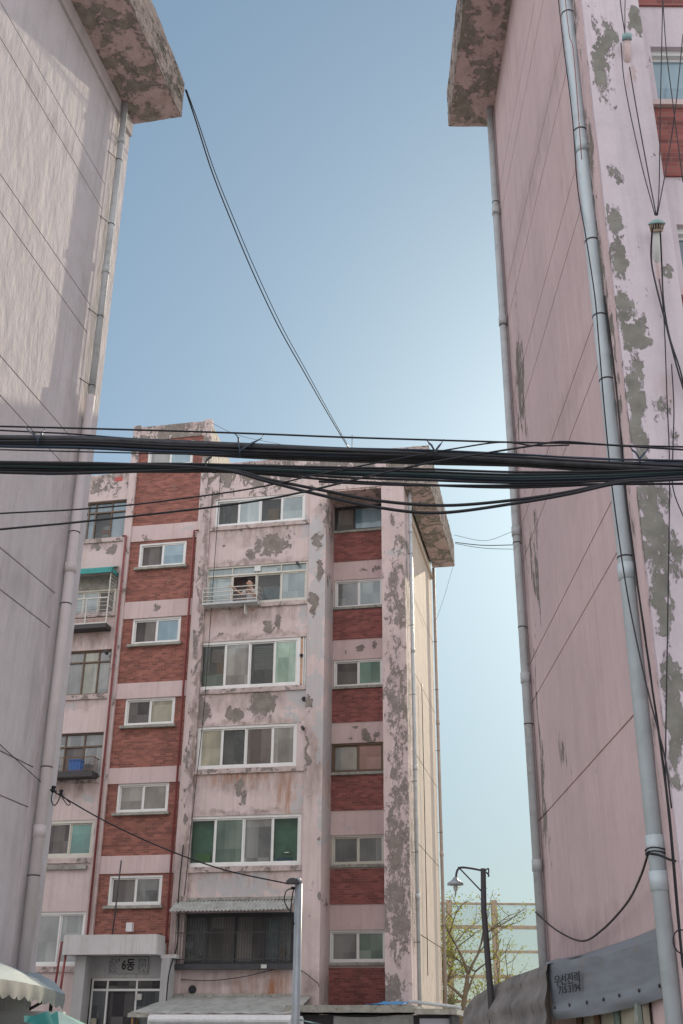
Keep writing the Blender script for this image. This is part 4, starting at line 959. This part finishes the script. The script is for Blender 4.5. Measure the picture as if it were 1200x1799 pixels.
# ties hanging the bundle from the messenger wire
for (x, y, x2, y2, x3, yb, lab) in ((748, 771, 779, 772, 764, 793, 'wire tie with two prongs above the upper bundle near the roof corner'), (413, 762, 463, 764, 421, 792, 'wire tie on the upper bundle in front of the stairwell penthouse'), (45, 750, 80, 751, 66, 772, 'wire tie on the upper bundle at the far left'), (1105, 783, 1140, 785, 1124, 806, 'wire tie on the upper bundle in front of the flaking corner')):
    t_ = MB(); t_.tube([at(x, y, 8.03), at(x+4, y+5, 7.99), at(x+6, y+8, 7.97), at((x+x3)/2+2, (y+yb)/2, 7.93), at(x3, yb, 7.9)], [.004, .004, .008, .009, .007], 6)
    t_.tube([at(x2, y2, 8.03), at(x2-3, y2+6, 7.99), at((x2+x3)/2, (y2+yb)/2+1, 7.94), at(x3, yb, 7.9), at(x3+1, yb+12, 7.93)], [.004, .004, .009, .008, .006], 6)
    tag(t_.build('cable_tie', 'cable_blue'), lab, 'cable tie', 'ties on the upper cable bundle')
hk = MB(); hk.tube(spline([at(372, 802, 7.8), at(364, 808, 7.8), at(362, 818, 7.8), at(368, 827, 7.8), at(378, 830, 7.8), at(386, 826, 7.8)], 8), .008, 6)
tag(hk.build('cable_hook', 'cable'), 'curved black hook gripping the lower bundle in front of the stairwell', 'cable hook')
# pair of cables from the left roof slab to the far roof
a0 = hit(326, 158, lef_w(1.03, 0, 0), lef_w(1, 0, 0)-lef_w(0, 0, 0)); b0 = mid_w(-1.72, .1, 19.62)
def span(a, b, pxs, off):
    P = [a]
    for x, y in pxs:
        # plane through both ends, upright
        n = (b-a).cross(Vector((0, 0, 1))).normalized(); P.append(hit(x+off, y, a, n))
    P.append(b); return P
for off, lab in ((0, 'left cable of the pair running from the near left roof slab to the far roof'), (4, 'right cable of the pair running from the near left roof slab to the far roof')):
    L_ = []
    pp_ = [(326, 158), (345, 215), (372, 300), (405, 385), (445, 480), (490, 575), (535, 655), (575, 725), (612, 787)]
    ds = [(a0-EYE).length, (b0-EYE).length]
    for i, (x, y) in enumerate(pp_):
        t = i/(len(pp_)-1); d = ray(x+off*math.sin(t*3.1)*1.2+off*.4, y).normalized()
        L_.append(EYE+d*(ds[0]+(ds[1]-ds[0])*t**1.35))
    wire('overhead_cable', L_, .011 if off else .016, 'cable', lab, 'cable', None)
# thin wires from the far roof slab to the right block
e0 = mid_w(.9, 7.0, 18.9)
for k, (pxs, lab, r) in enumerate((([(800, 953), (850, 958), (912, 957)], 'upper wire between the far roof slab corner and the right block', .016), ([(800, 955), (850, 963), (912, 965)], 'lowest wire between the far roof slab corner and the right block', .010),
                                ([(798, 940), (850, 950), (890, 938), (912, 927)], 'curving thin wire from the far roof slab up to the right block', .008))):
    wire('overhead_cable', [at(x, y, e0.y-.3-(x-800)*.012) for x, y in pxs], r, 'cable', lab, 'cable', None)
wire('drop_wire', [mid_w(.89, 6.9, 18.1), at(780, 1050, e0.y-.2), at(766, 1090, e0.y-.6)], .006, 'cable_grey', 'thin grey wire slanting down from the far roof slab corner', 'wire')
wire('drop_wire', [at(370, 742, 33), at(420, 765, 33.5), at(505, 783, 34)], .008, 'cable_grey', 'thin wire from the penthouse corner down to the flat roof', 'wire')
# service wire from the left block to the grey pole
bk_ = lef_w(.02, -.25, 4.94)
PO = Vector((-.565, 17.0, 0))
wire('service_wire', [at(88, 1387, 16.6), at(180, 1440, 16.7), at(280, 1487, 16.8), at(390, 1527, 16.9), at(508, 1553, 17.0)], .010, 'cable', 'black wire sagging from the left block bracket to the grey pole', 'wire')
ib = thing('wire_bracket', 'black insulator bracket with looped wire on the corner of the left block', 'bracket', lef_w(.0, -.25, 4.85), RZ)
MB().tube([(0, 0, .08), (.09, -.02, .10), (.16, -.04, .06)], .012, 8).build('arm', 'dark_steel', ib)
MB().lathe([(0, .05), (.03, .045), (.035, .015), (.022, 0), (.035, -.02), (.03, -.045), (0, -.05)], (.10, -.02, .10), 12).build('insulator', 'ink', ib)
MB().lathe([(0, .045), (.028, .04), (.03, .01), (.02, 0), (.03, -.02), (0, -.04)], (.24, -.05, .04), 12).build('insulator', 'ink', ib)
MB().tube(spline([(.10, -.03, .06), (.10, -.05, -.06), (.15, -.05, -.14), (.20, -.05, -.10), (.24, -.05, .02)], 8), .008, 6).build('loop', 'cable', ib)
MB().tube(spline([(.24, -.05, .02), (.32, -.05, -.05), (.40, -.05, -.12), (.36, -.05, -.14), (.27, -.05, -.04)], 8), .007, 6).build('loop', 'cable', ib)
wire('wall_wire', [hit(0, 1308, lef_w(.03, 0, 0), lef_w(1, 0, 0)-O_L), hit(40, 1345, lef_w(.05, 0, 0), lef_w(1, 0, 0)-O_L), hit(84, 1385, lef_w(.08, 0, 0), lef_w(1, 0, 0)-O_L)], .006, 'cable', 'thin dark wire slanting down the left gable to its bracket', 'wire')
wire('facade_wire', [mid_w(-6.45, -.05, 3.25), mid_w(-5.6, -.08, 3.22), mid_w(-4.6, -.1, 3.32), mid_w(-3.3, -.12, 3.55), mid_w(-2.6, -.10, 3.2), mid_w(-2.48, -.1, 3.05)], .010, 'cable', 'black wire drooping across the wall under the ground-floor grille', 'wire')
wire('facade_wire', [mid_w(-6.17, -.06, 19.0), mid_w(-6.2, -.09, 15), mid_w(-6.25, -.08, 11), mid_w(-6.4, -.08, 7.9), mid_w(-6.5, -.08, 5.5)], .010, 'cable', 'thin wire hanging down the left edge of the main windows', 'wire')
wire('facade_wire', [mid_w(-6.62, -.11, 6.9), mid_w(-6.66, -.13, 5.5), mid_w(-6.6, -.14, 4.2), mid_w(-6.58, -.7, 3.4), mid_w(-6.62, -.68, 2.5)], .018, 'cable', 'dark cable running down beside the entrance to the tin awning', 'wire')
wire('facade_wire', [mid_w(-2.1, .8, 18.0), mid_w(-2.3, .7, 17), mid_w(-2.42, .6, 16.2)], .006, 'cable_grey', 'thin pale wire slanting across the top recess window', 'wire')
wire('gable_wire', [mid_w(.06, 3.2, 12.4), mid_w(.06, 3.2, 8), mid_w(.06, 3.1, 3.5)], .012, 'cable', 'thin dark wire running down the sunlit far gable', 'wire')

# wires on the right block
pl = lambda x, y: at(x, y, 9.62)
pf = lambda x, y: at(x, y, 9.34)
RWR = [
 ([pf(1085, -40), pf(1092, 20), pf(1098, 58)], .006, 'thin wire leaning to the upper flue from above'),
 ([pf(1099, -40), pf(1098, 20), pf(1098, 58)], .005, 'upright thin wire ending at the upper flue'),
 ([pl(1091, 75), pl(1098, 150), pl(1125, 280), pf(1151, 378)], .006, 'left wire from the upper flue down to the capped flue'),
 ([pl(1106, 118), pl(1118, 190), pl(1138, 300), pf(1153, 378)], .007, 'right wire from the upper flue down to the capped flue'),
 ([pl(1165, -30), pl(1163, 60), pl(1160, 200), pl(1158, 330), pf(1154, 378)], .006, 'wire dropping past the upper window to the capped flue'),
 ([pl(1163, -30), pl(1170, 80), pl(1182, 180), pl(1200, 320)], .006, 'wire slanting right across the upper window'),
 ([pl(1200, 60), pl(1188, 180), pl(1175, 270), pf(1155, 378)], .006, 'wire slanting left from the frame edge to the capped flue'),
 ([pf(1146, 400), pl(1144, 450), pl(1150, 490), pl(1170, 570), pl(1188, 640), pl(1206, 700)], .009, 'thick wire leaving the capped flue towards the lower right'),
 ([pf(1160, 405), pl(1163, 470), pl(1166, 530), pl(1176, 590), pl(1195, 650), pl(1206, 700)], .008, 'second wire leaving the capped flue towards the lower right'),
 ([pl(1158, 490), pl(1164, 530), pl(1168, 590), pl(1172, 700), pl(1176, 800), pl(1176, 900), pl(1173, 1100), pl(1170, 1280), pl(1170, 1370), pl(1178, 1440), pl(1192, 1600), pl(1202, 1720)], .006, 'long upright wire down the flaking corner pillar'),
 ([pl(1180, 640), pl(1184, 720), pl(1182, 800), pl(1183, 860), pl(1206, 920)], .006, 'short wire swinging right below the capped flue'),
]
for pts, r, lab in RWR: wire('wall_wire', pts, r, 'cable', lab+' on the right block', 'wire')
pg = lambda x, y: hit(x, y, (2.66, 0, 0), (1, 0, 0))
wire('wall_wire', [pg(978, -30), pg(990, 80), pg(1005, 200), pg(1015, 330), pg(1030, 420), pg(1045, 520), pg(1052, 600), pg(1062, 720), pg(1076, 860), pg(1100, 1030), pg(1128, 1170), pg(1150, 1260), pg(1168, 1330), pg(1180, 1420)], .007, 'cable', 'thin black wire clinging to the big pale pipe of the right block', 'wire')
wire('wall_wire', [pg(990, -30), pg(1000, 60), pg(1008, 95), pg(1022, 280)], .005, 'red_pipe', 'thin reddish wire beside the top of the big pale pipe', 'wire')
wire('wall_wire', [hit(x, y, (2.80, 0, 0), (1, 0, 0)) for x, y in ((1062, 520), (1085, 700), (1100, 870), (1125, 1060), (1145, 1200), (1172, 1400), (1190, 1600), (1200, 1700))], .011, 'cable', 'dark cable tucked behind the big pale pipe of the right block', 'wire')
wire('hanging_wire', [(2.67, 10.10, 3.13), (2.70, 10.6, 2.98), (2.75, 11.4, 2.85), (2.76, 12.6, 2.72), (2.76, 13.71, 2.70), (2.75, 15.2, 2.95), (2.70, 16.38, 3.28)], .011, 'cable', 'black wire looping across the pink gable above the grey tarpaulin', 'wire')
wire('hanging_wire', [(2.67, 10.08, 3.12), (2.73, 9.98, 3.09), (2.80, 9.8, 3.02), (2.95, 9.6, 2.98), (3.3, 9.6, 2.9)], .010, 'cable', 'black wire leaving the big pale pipe round the right corner', 'wire')
MB_t = MB()
for dz in (0, .03): MB_t.tube([(2.75+.094*math.cos(t*.5236), 10.14+.094*math.sin(t*.5236), 3.13+dz+.01*math.sin(t)) for t in range(13)], .006, 6)
tag(MB_t.build('wire_wrap', 'cable'), 'turns of black wire wrapped round the big pale pipe', 'wire')
wl_ = MB(); c0 = at(1197, 1655, 9.6)
wl_.tube([c0+Vector((.07*math.cos(t*.4), -.02, .07*math.sin(t*.4)*1.3)) for t in range(17)], .006, 6)
tag(wl_.build('wire_coil', 'cable'), 'small coil of wire hanging beside the foot of the flaking corner', 'wire')

# ------------------------------------------------------------------ right stall covers
PA, PB = Vector((2.80, 10.62, 0)), Vector((2.36, 13.6, 0))
nA = (PB-PA).cross(Vector((0, 0, 1))).normalized()
def pan(x, y, off=0): return hit(x, y, PA+nA*off, nA)
TL, TR, BR, BL = pan(960, 1697), pan(1168, 1652), pan(1178, 1748), pan(977, 1792)
def tarpf(a, b):
    t = TL.lerp(TR, a); bt = BL.lerp(BR, a); p = t.lerp(bt, b)
    d = .025*math.sin(a*5+1)*b+.010*noise.noise(Vector((a*7, b*5, 2)))+.006*noise.noise(Vector((a*19, b*13, 5)))
    sag = -.035*math.sin(a*3.14)*(b if b > .8 else b*.4)
    if b > .72: d += .05*math.sin((b-.72)/.28*3.14)*(.6+.4*math.sin(a*11))
    side = 1 if nA.x < 0 else -1
    return p+nA*side*d+Vector((0, 0, sag+.012*math.sin(a*9)*(1-b)))
tp = thing('tarpaulin', 'grey tarpaulin with dark lettering hung along the pink gable at lower right', 'tarpaulin', ((TL+TR)/2).to_tuple()[:2]+(0,), 0)
TI = Matrix.Translation(-tp.location)
mb = MB(); mb.grid(tarpf, 60, 28); mb.v = [tuple(TI @ Vector(v)) for v in mb.v]
o = mb.build('front_panel', 'tarp', tp)
Wl = [hit(x, y, (RX-.02, 0, 0), (1, 0, 0)) for x, y in ((958, 1690), (1020, 1677), (1090, 1655), (1130, 1640), (1172, 1622))]
Ws = spline(Wl, 8)
def tarpt(a, b):
    w_ = Ws[min(len(Ws)-1, int(a*(len(Ws)-1)))]; e_ = tarpf(a, 0)
    return w_.lerp(e_, b)+Vector((0, 0, .02*math.sin(a*16)*math.sin(b*3.1)))
mb = MB(); mb.grid(tarpt, 48, 8); mb.v = [tuple(TI @ Vector(v)) for v in mb.v]; mb.build('top_flap', 'tarp', tp)
ev = MB()
for q in (.07, .22, .36, .5, .65, .8, .94):
    p = TI @ tarpf(q, .80); sd_ = nA*(1 if nA.x < 0 else -1)
    ev.lathe([(.0, .006), (.016, .004), (.018, -.004)], p+sd_*.012, 10, sd_.to_track_quat('Z', 'Y').to_matrix())
ev.build('eyelets', 'ink', tp)
xA = (TR-TL).normalized(); zA = Vector((0, 0, 1)); zA = (zA-xA*zA.dot(xA)).normalized(); yA = xA.cross(zA)
def tmat(px, py, off):
    c = pan(px, py); sd_ = nA*(1 if nA.x < 0 else -1); c = TI @ (c+sd_*off)
    z = sd_; x = xA; y = z.cross(x)
    mm = Matrix.Identity(4)
    for i in range(3): mm[i][0], mm[i][1], mm[i][2], mm[i][3] = x[i], y[i], z[i], c[i]
    return mm
text_mesh('lettering', '우선전력', .118, 'tarp_ink', tp, tmat(1004, 1721.5, .05), .006, 1.95)
text_mesh('lettering', '715 3194', .105, 'tarp_ink', tp, tmat(1008, 1738, .05), .006, 1.75)
# second cover: dusty hood further along
H0 = TL.copy(); H1 = at(808, 1778, 17.4)
tops = [(962, 1694), (940, 1702), (900, 1716), (860, 1735), (832, 1752), (815, 1775)]
def hood(a, b):
    i = a*(len(tops)-1); k = min(int(i), len(tops)-2); f = i-k
    x = tops[k][0]+(tops[k+1][0]-tops[k][0])*f; y = tops[k][1]+(tops[k+1][1]-tops[k][1])*f
    Y = 13.55+3.9*a; p = at(x, y, Y)
    fall = 1.3*b
    bulge = .10*math.sin(min(1, b*1.2)*3.14)+.035*math.sin(b*26+a*3+.9*noise.noise(Vector((a*4, b*3, 0))))*(b > .05)+.03*noise.noise(Vector((a*9, b*9, 3)))
    return p+Vector((-.45*bulge-.12*b, -bulge-.25*b, -fall))
mb = MB(); mb.grid(hood, 50, 44)
def hoodtop(a, b): return hood(a, 0)+Vector((.9*b, .35*b, .22*b+.03*math.sin(a*14)*b))
mb.grid(hoodtop, 40, 6)
tag(mb.build('stall_cover', 'tarp2'), 'dusty grey stall cover with folds sloping down to the left beside the lamp', 'tarpaulin')
sb = thing('market_stall', 'shuttered stall front of pale greenish boards under the grey tarpaulin', 'stall', (2.84, 12.1, 0), 0)
sbm = MB(); bx_ = lambda p, q, z0, z1, t: sbm.add([Vector(p)+Vector((0, 0, z0)), Vector(q)+Vector((0, 0, z0)), Vector(q)+Vector((t, 0, z0)), Vector(p)+Vector((t, 0, z0)), Vector(p)+Vector((0, 0, z1)), Vector(q)+Vector((0, 0, z1)), Vector(q)+Vector((t, 0, z1)), Vector(p)+Vector((t, 0, z1))], [(0, 1, 2, 3), (4, 7, 6, 5), (0, 4, 5, 1), (1, 5, 6, 2), (2, 6, 7, 3), (3, 7, 4, 0)])
bx_((-.20, 1.4, 0), (-.08, -.9, 0), 0, 2.2, .06); sbm.build('board', 'beige', sb)
for k in range(4):
    q = Vector((-.225, 1.3, 0)).lerp(Vector((-.10, -.85, 0)), k/3.0)
    MB().box(q.x-.03, q.x+.01, q.y-.05, q.y+.05, 0, 2.05).build('batten', 'frost_green' if k > 1 else 'rust', sb)

# ------------------------------------------------------------------ left awning and market bits
aw = thing('market_awning', 'pale blue cloth awning with scalloped valance at the foot of the left block', 'awning', (-4.1, 15.2, 0), 0)
AI = Vector((-4.1, 15.2, 0))
Y0, Y1 = 11.0, 17.25
PR = [(-4.6, 2.66), (-4.2, 2.53), (-3.96, 2.42), (-3.80, 2.27)]
def awn(a, b):
    y = Y0+(Y1-Y0)*a; i = b*3; k = min(2, int(i)); f = i-k
    x = PR[k][0]+(PR[k+1][0]-PR[k][0])*f; z = PR[k][1]+(PR[k+1][1]-PR[k][1])*f
    xw = -4.17-max(0, 16.974-y)*.2103
    if b < .34: x = min(x, xw+(PR[1][0]-xw)*f) if k == 0 else x
    tilt = -.03*(y-11.0)/6
    sagg = -.035*abs(math.sin(a*3.14*3))*math.sin(b*3.14)+.012*noise.noise(Vector((a*14, b*6, 0)))
    return Vector((x, y, z+tilt+sagg-.02*math.sin(a*7)*b))-AI
mb = MB(); mb.grid(awn, 70, 18); mb.build('roof_cloth', 'awning_cloth', aw)
vs = []; fs = []; nS = 19; seg = 12; nn = nS*seg
for i in range(nn+1):
    a = i/nn; p = awn(a, 1); ph_ = (i % seg)/seg
    dz = .155+.045*abs(math.sin(ph_*3.14))
    wv = .018*math.sin(a*60)+.012*math.sin(a*23)
    vs += [p, p+Vector((.012+wv*.5, 0, -.09)), p+Vector((.005+wv, 0, -dz))]
fs = [(3*i+k, 3*i+3+k, 3*i+4+k, 3*i+1+k) for i in range(nn) for k in (0, 1)]
mb = MB(); mb.add(vs, fs, True); mb.build('valance', 'valance', aw)
for y in (11.5, 16.9): MB().cyl(Vector((-3.9, y, 0))-AI, Vector((-3.9, y, 2.25))-AI, .025, 8).build('post', 'dark_steel', aw)
MB().tube([Vector((-3.86, 17.0, 2.22))-AI, Vector((-4.5, 16.9, 1.85))-AI], .02, 8).build('strut', 'dark_steel', aw)
wp = MB(); pt = lambda x, y, Y: at(x, y, Y)
tag(MB().box(-4.18, -3.86, 13.3, 13.42, 0, 2.05).build('board', 'wood'), 'upright orange wooden board standing under the awning at lower left', 'board')
o_ = thing('market_umbrella', 'folded-edge teal and faded aqua parasol under the awning at lower left', 'umbrella', at(100, 1790, 15.9).to_tuple()[:2]+(0,), 0)
cz = 1.86; ap = Vector((0, 0, cz+.12)); mb = MB()
rim = [Vector((.95*math.cos(k*math.pi/4+.3), .95*math.sin(k*math.pi/4+.3), cz-.26)) for k in range(8)]
for k in range(8): mb.cur = k % 2; mb.add([ap, rim[k], rim[(k+1) % 8]], [(0, 1, 2)])
mb.build('canopy', ['aqua_cloth', 'teal_cloth'], o_)
MB().cyl((0, 0, 0), (0, 0, cz+.1), .02, 8).build('pole', 'white_paint', o_)
mb = MB(); mb.quad(at(45, 1788, 14.6), at(92, 1790, 14.9), at(84, 1776, 14.9), at(44, 1785, 14.6)); q4 = [at(42, 1784, 14.5), at(86, 1776, 14.9), at(95, 1799, 15.0), at(42, 1795, 14.5)]
mb = MB(); mb.grid(lambda a, b: q4[0].lerp(q4[1], a).lerp(q4[3].lerp(q4[2], a), b)+Vector((0, .05*math.sin(a*6), -.02*math.sin(a*3.1))), 10, 4)
tag(mb.build('tarp_flap', 'teal_cloth'), 'dark teal tarp flap stretched below the scalloped valance at lower left', 'tarp')
mb = MB(); mb.box(-4.45, -3.55, 16.1, 16.25, 0, 1.98)
tag(mb.build('sign_board', 'cloth_white'), 'pale blank board behind the teal flap at the foot of the left block', 'board')
mb = MB(); mb.box(-4.9, -3.5, 12.0, 12.04, 2.02, 2.06)
tag(mb.build('cloth_strip', 'blue_cloth'), 'bright blue cloth strip just under the valance at the left edge', 'cloth')

# ------------------------------------------------------------------ grey pole with lamp head
po = thing('street_light', 'galvanised grey pole with a small dome lamp head in front of the main bay', 'street light', PO, 0)
MB().tube([(0, 0, 0), (0, 0, 3.70)], [.062, .055], 14).build('pole', 'steel', po)
MB().tube([(0, 0, 3.70), (-.008, 0, 3.745), (-.04, -.01, 3.77)], [.055, .045, .03], 14).build('cap', 'steel', po)
hd = MB()
def dome(a, b):
    t = a*6.283; p = b*1.57; return Vector((-.085+.105*math.cos(t)*math.sin(p), -.03+.075*math.sin(t)*math.sin(p), 3.695+.085*math.cos(p)))
hd.grid(dome, 20, 8); hd.lathe([(.0, 0), (.075, 0)], (-.085, -.03, 3.696), 16); hd.build('lamp_head', 'dark_steel', po)
MB().tube(spline([(-.07, -.02, 3.64), (-.17, -.03, 3.60), (-.2, -.03, 3.48), (-.16, -.03, 3.38), (-.09, -.03, 3.30), (-.06, -.05, 3.18), (-.05, -.06, 3.14)], 8), .009, 6).tube(spline([(-.07, -.02, 3.63), (-.09, -.05, 3.5), (-.10, -.05, 3.32), (-.06, -.06, 3.16)], 8), .010, 6).build('wire_loop', 'cable', po)
MB().cyl((-.11, 0, 3.64), (-.04, 0, 3.64), .02, 10).build('insulator', 'ink', po)

# old gooseneck lamp standing in the stall cover
LY = 15.66
lb = at(862, 1745, LY); lt = at(850, 1527, LY)
lp = thing('street_lamp', 'old dark lamp post with a gooseneck arm and bell shade above the stall cover', 'street lamp', (lb.x, LY, 0), 0)
LI = -lp.location
q = lambda x, y, dy=0: at(x, y, LY+dy)+LI
MB().tube([(q(862, 1745).x+.02, 0, 0), q(862, 1745), q(850, 1600), q(849, 1526)], [.045, .042, .038, .036], 10).build('pole', 'dark_steel', lp)
MB().tube(spline([q(850, 1530), q(830, 1526), q(812, 1524), q(805, 1527), q(802, 1534), q(801, 1544)], 8), .014, 8).build('arm', 'dark_steel', lp)
MB().tube([q(805, 1523), q(848, 1568)], .010, 6).build('brace', 'dark_steel', lp)
sp = q(800, 1550)
MB().lathe([(.012, .07), (.03, .05), (.05, .025), (.105, -.01), (.108, -.035), (.10, -.035), (.03, -.01)], sp, 18).build('shade', 'steel', lp)
MB().lathe([(.0, -.12), (.022, -.11), (.03, -.07), (.025, -.03), (.02, 0)], sp, 12).build('bulb', 'cloth_white', lp)
MB().tube([sp+Vector((0, 0, -.11)), sp+Vector((-.01, 0, -.19))], .006, 5).build('wire_end', 'ink', lp)
MB().tube(spline([q(852, 1530), q(858, 1526), q(858, 1535), q(854, 1532), q(859, 1538), q(857, 1540)], 6), .010, 6).build('bracket', 'dark_steel', lp)

# ------------------------------------------------------------------ noise barrier and trees behind
FY = 52.0
nb = thing('noise_barrier', 'tall rusty post-and-rail barrier with clear panels behind the bare tree', 'fence', (7.2, FY, 0), 0)
NI = -nb.location
tz = lambda y: at(870, y, FY).z
for px in (712, 790, 870, 950, 1030, 1110):
    x = at(px, 1640, FY).x-7.2
    MB().box(x-.12, x+.12, -.12, .12, 0, tz(1582)).build('post', 'rust_pale', nb)
xa, xb = at(690, 1640, FY).x-7.2, at(1130, 1640, FY).x-7.2
for y, h in ((1588, .04), (1629, .07), (1672, .05), (1716, .07), (1760, .06)): MB().box(xa, xb, -.07, .07, tz(y)-h, tz(y)+h).build('rail', 'rust_pale', nb)
MB().box(xa, xb, -.01, .01, .2, tz(1588)).build('panel', 'noise_panel', nb)

def tree(name, label, base, H, seed, leafn, group):
    rnd = random.Random(seed); t = thing(name, label, 'tree', base, 0, group)
    bk_ = MB(); tips = []
    def grow(p, d, L, r, lvl):
        n = 4; pts = [p]; q_ = Vector(p); dd = Vector(d)
        for k in range(n):
            dd = (dd+Vector((rnd.uniform(-.22, .22), rnd.uniform(-.22, .22), rnd.uniform(-.05, .16)))*(.5+.25*lvl)).normalized(); q_ = q_+dd*(L/n); pts.append(q_.copy())
        bk_.tube(pts, [r*(1-.13*k) for k in range(n+1)], 7 if lvl < 2 else 5)
        if lvl >= 3 or r < .008:
            tips.extend(pts[1:]); return
        m_ = rnd.choice((2, 3, 3)) if lvl else 3
        for k in range(m_+1):
            st_ = pts[-1] if k < m_-1 else pts[rnd.choice((2, 3))]
            ax = Vector((rnd.uniform(-1.3, 1.3), rnd.uniform(-1, 1), rnd.uniform(-.2, .6))).normalized()
            nd = (dd*.6+ax*.95).normalized(); grow(st_, nd, L*rnd.uniform(.62, .88), r*rnd.uniform(.42, .62), lvl+1)
        if lvl >= 1: tips.extend(pts[2:])
    k_ = H/6.6; tr = [Vector(p)*k_ for p in ((0, 0, 0), (.02, 0, 1.2), (-.06, .05, 2.2), (.10, 0, 3.0), (.26, .05, 3.8))]
    bk_.tube(spline(tr, 4), [.13*k_*(1-.03*i) for i in range(17)], 8)
    for i, d, L in ((4, (.5, -.1, .95), 1.9), (4, (-.3, .15, 1), 1.9), (3, (-.75, .2, .75), 1.9), (3, (.3, .6, .8), 1.6), (2, (1, 0, .45), 2.3), (2, (-1, -.2, .5), 1.8), (1, (.85, -.5, .6), 1.9), (1, (-.5, .6, .7), 1.7)):
        grow(tr[i]*1, Vector(d).normalized(), L*k_*.78, .055*k_, 1)
    bk_.build('trunk', 'bark', t)
    lf = MB()
    for i in range(leafn):
        p = rnd.choice(tips)+Vector((rnd.gauss(0, .16), rnd.gauss(0, .16), rnd.gauss(-.02, .14)))
        s_ = rnd.uniform(.03, .065); a = Vector((rnd.gauss(0, 1), rnd.gauss(0, 1), rnd.gauss(0, .6))).normalized(); b = a.cross(Vector((rnd.gauss(0, 1), rnd.gauss(0, 1), 1))).normalized()
        lf.add([p-a*s_, p+b*s_*.5, p+a*s_, p-b*s_*.5], [(0, 1, 2, 3)])
    lf.build('crown', 'leaf', t); return t
b1 = at(812, 1790, 44); tree('young_tree', 'sparse tree with thin yellow-green spring leaves in front of the rusty barrier', (b1.x, 44, 0), 6.9, 5, 3400, 'trees behind the buildings')
b2 = at(772, 1790, 46); tree('young_tree', 'leafier yellow-green tree partly hidden by the sunlit far gable', (b2.x, 46, 0), 6.3, 12, 6000, 'trees behind the buildings')
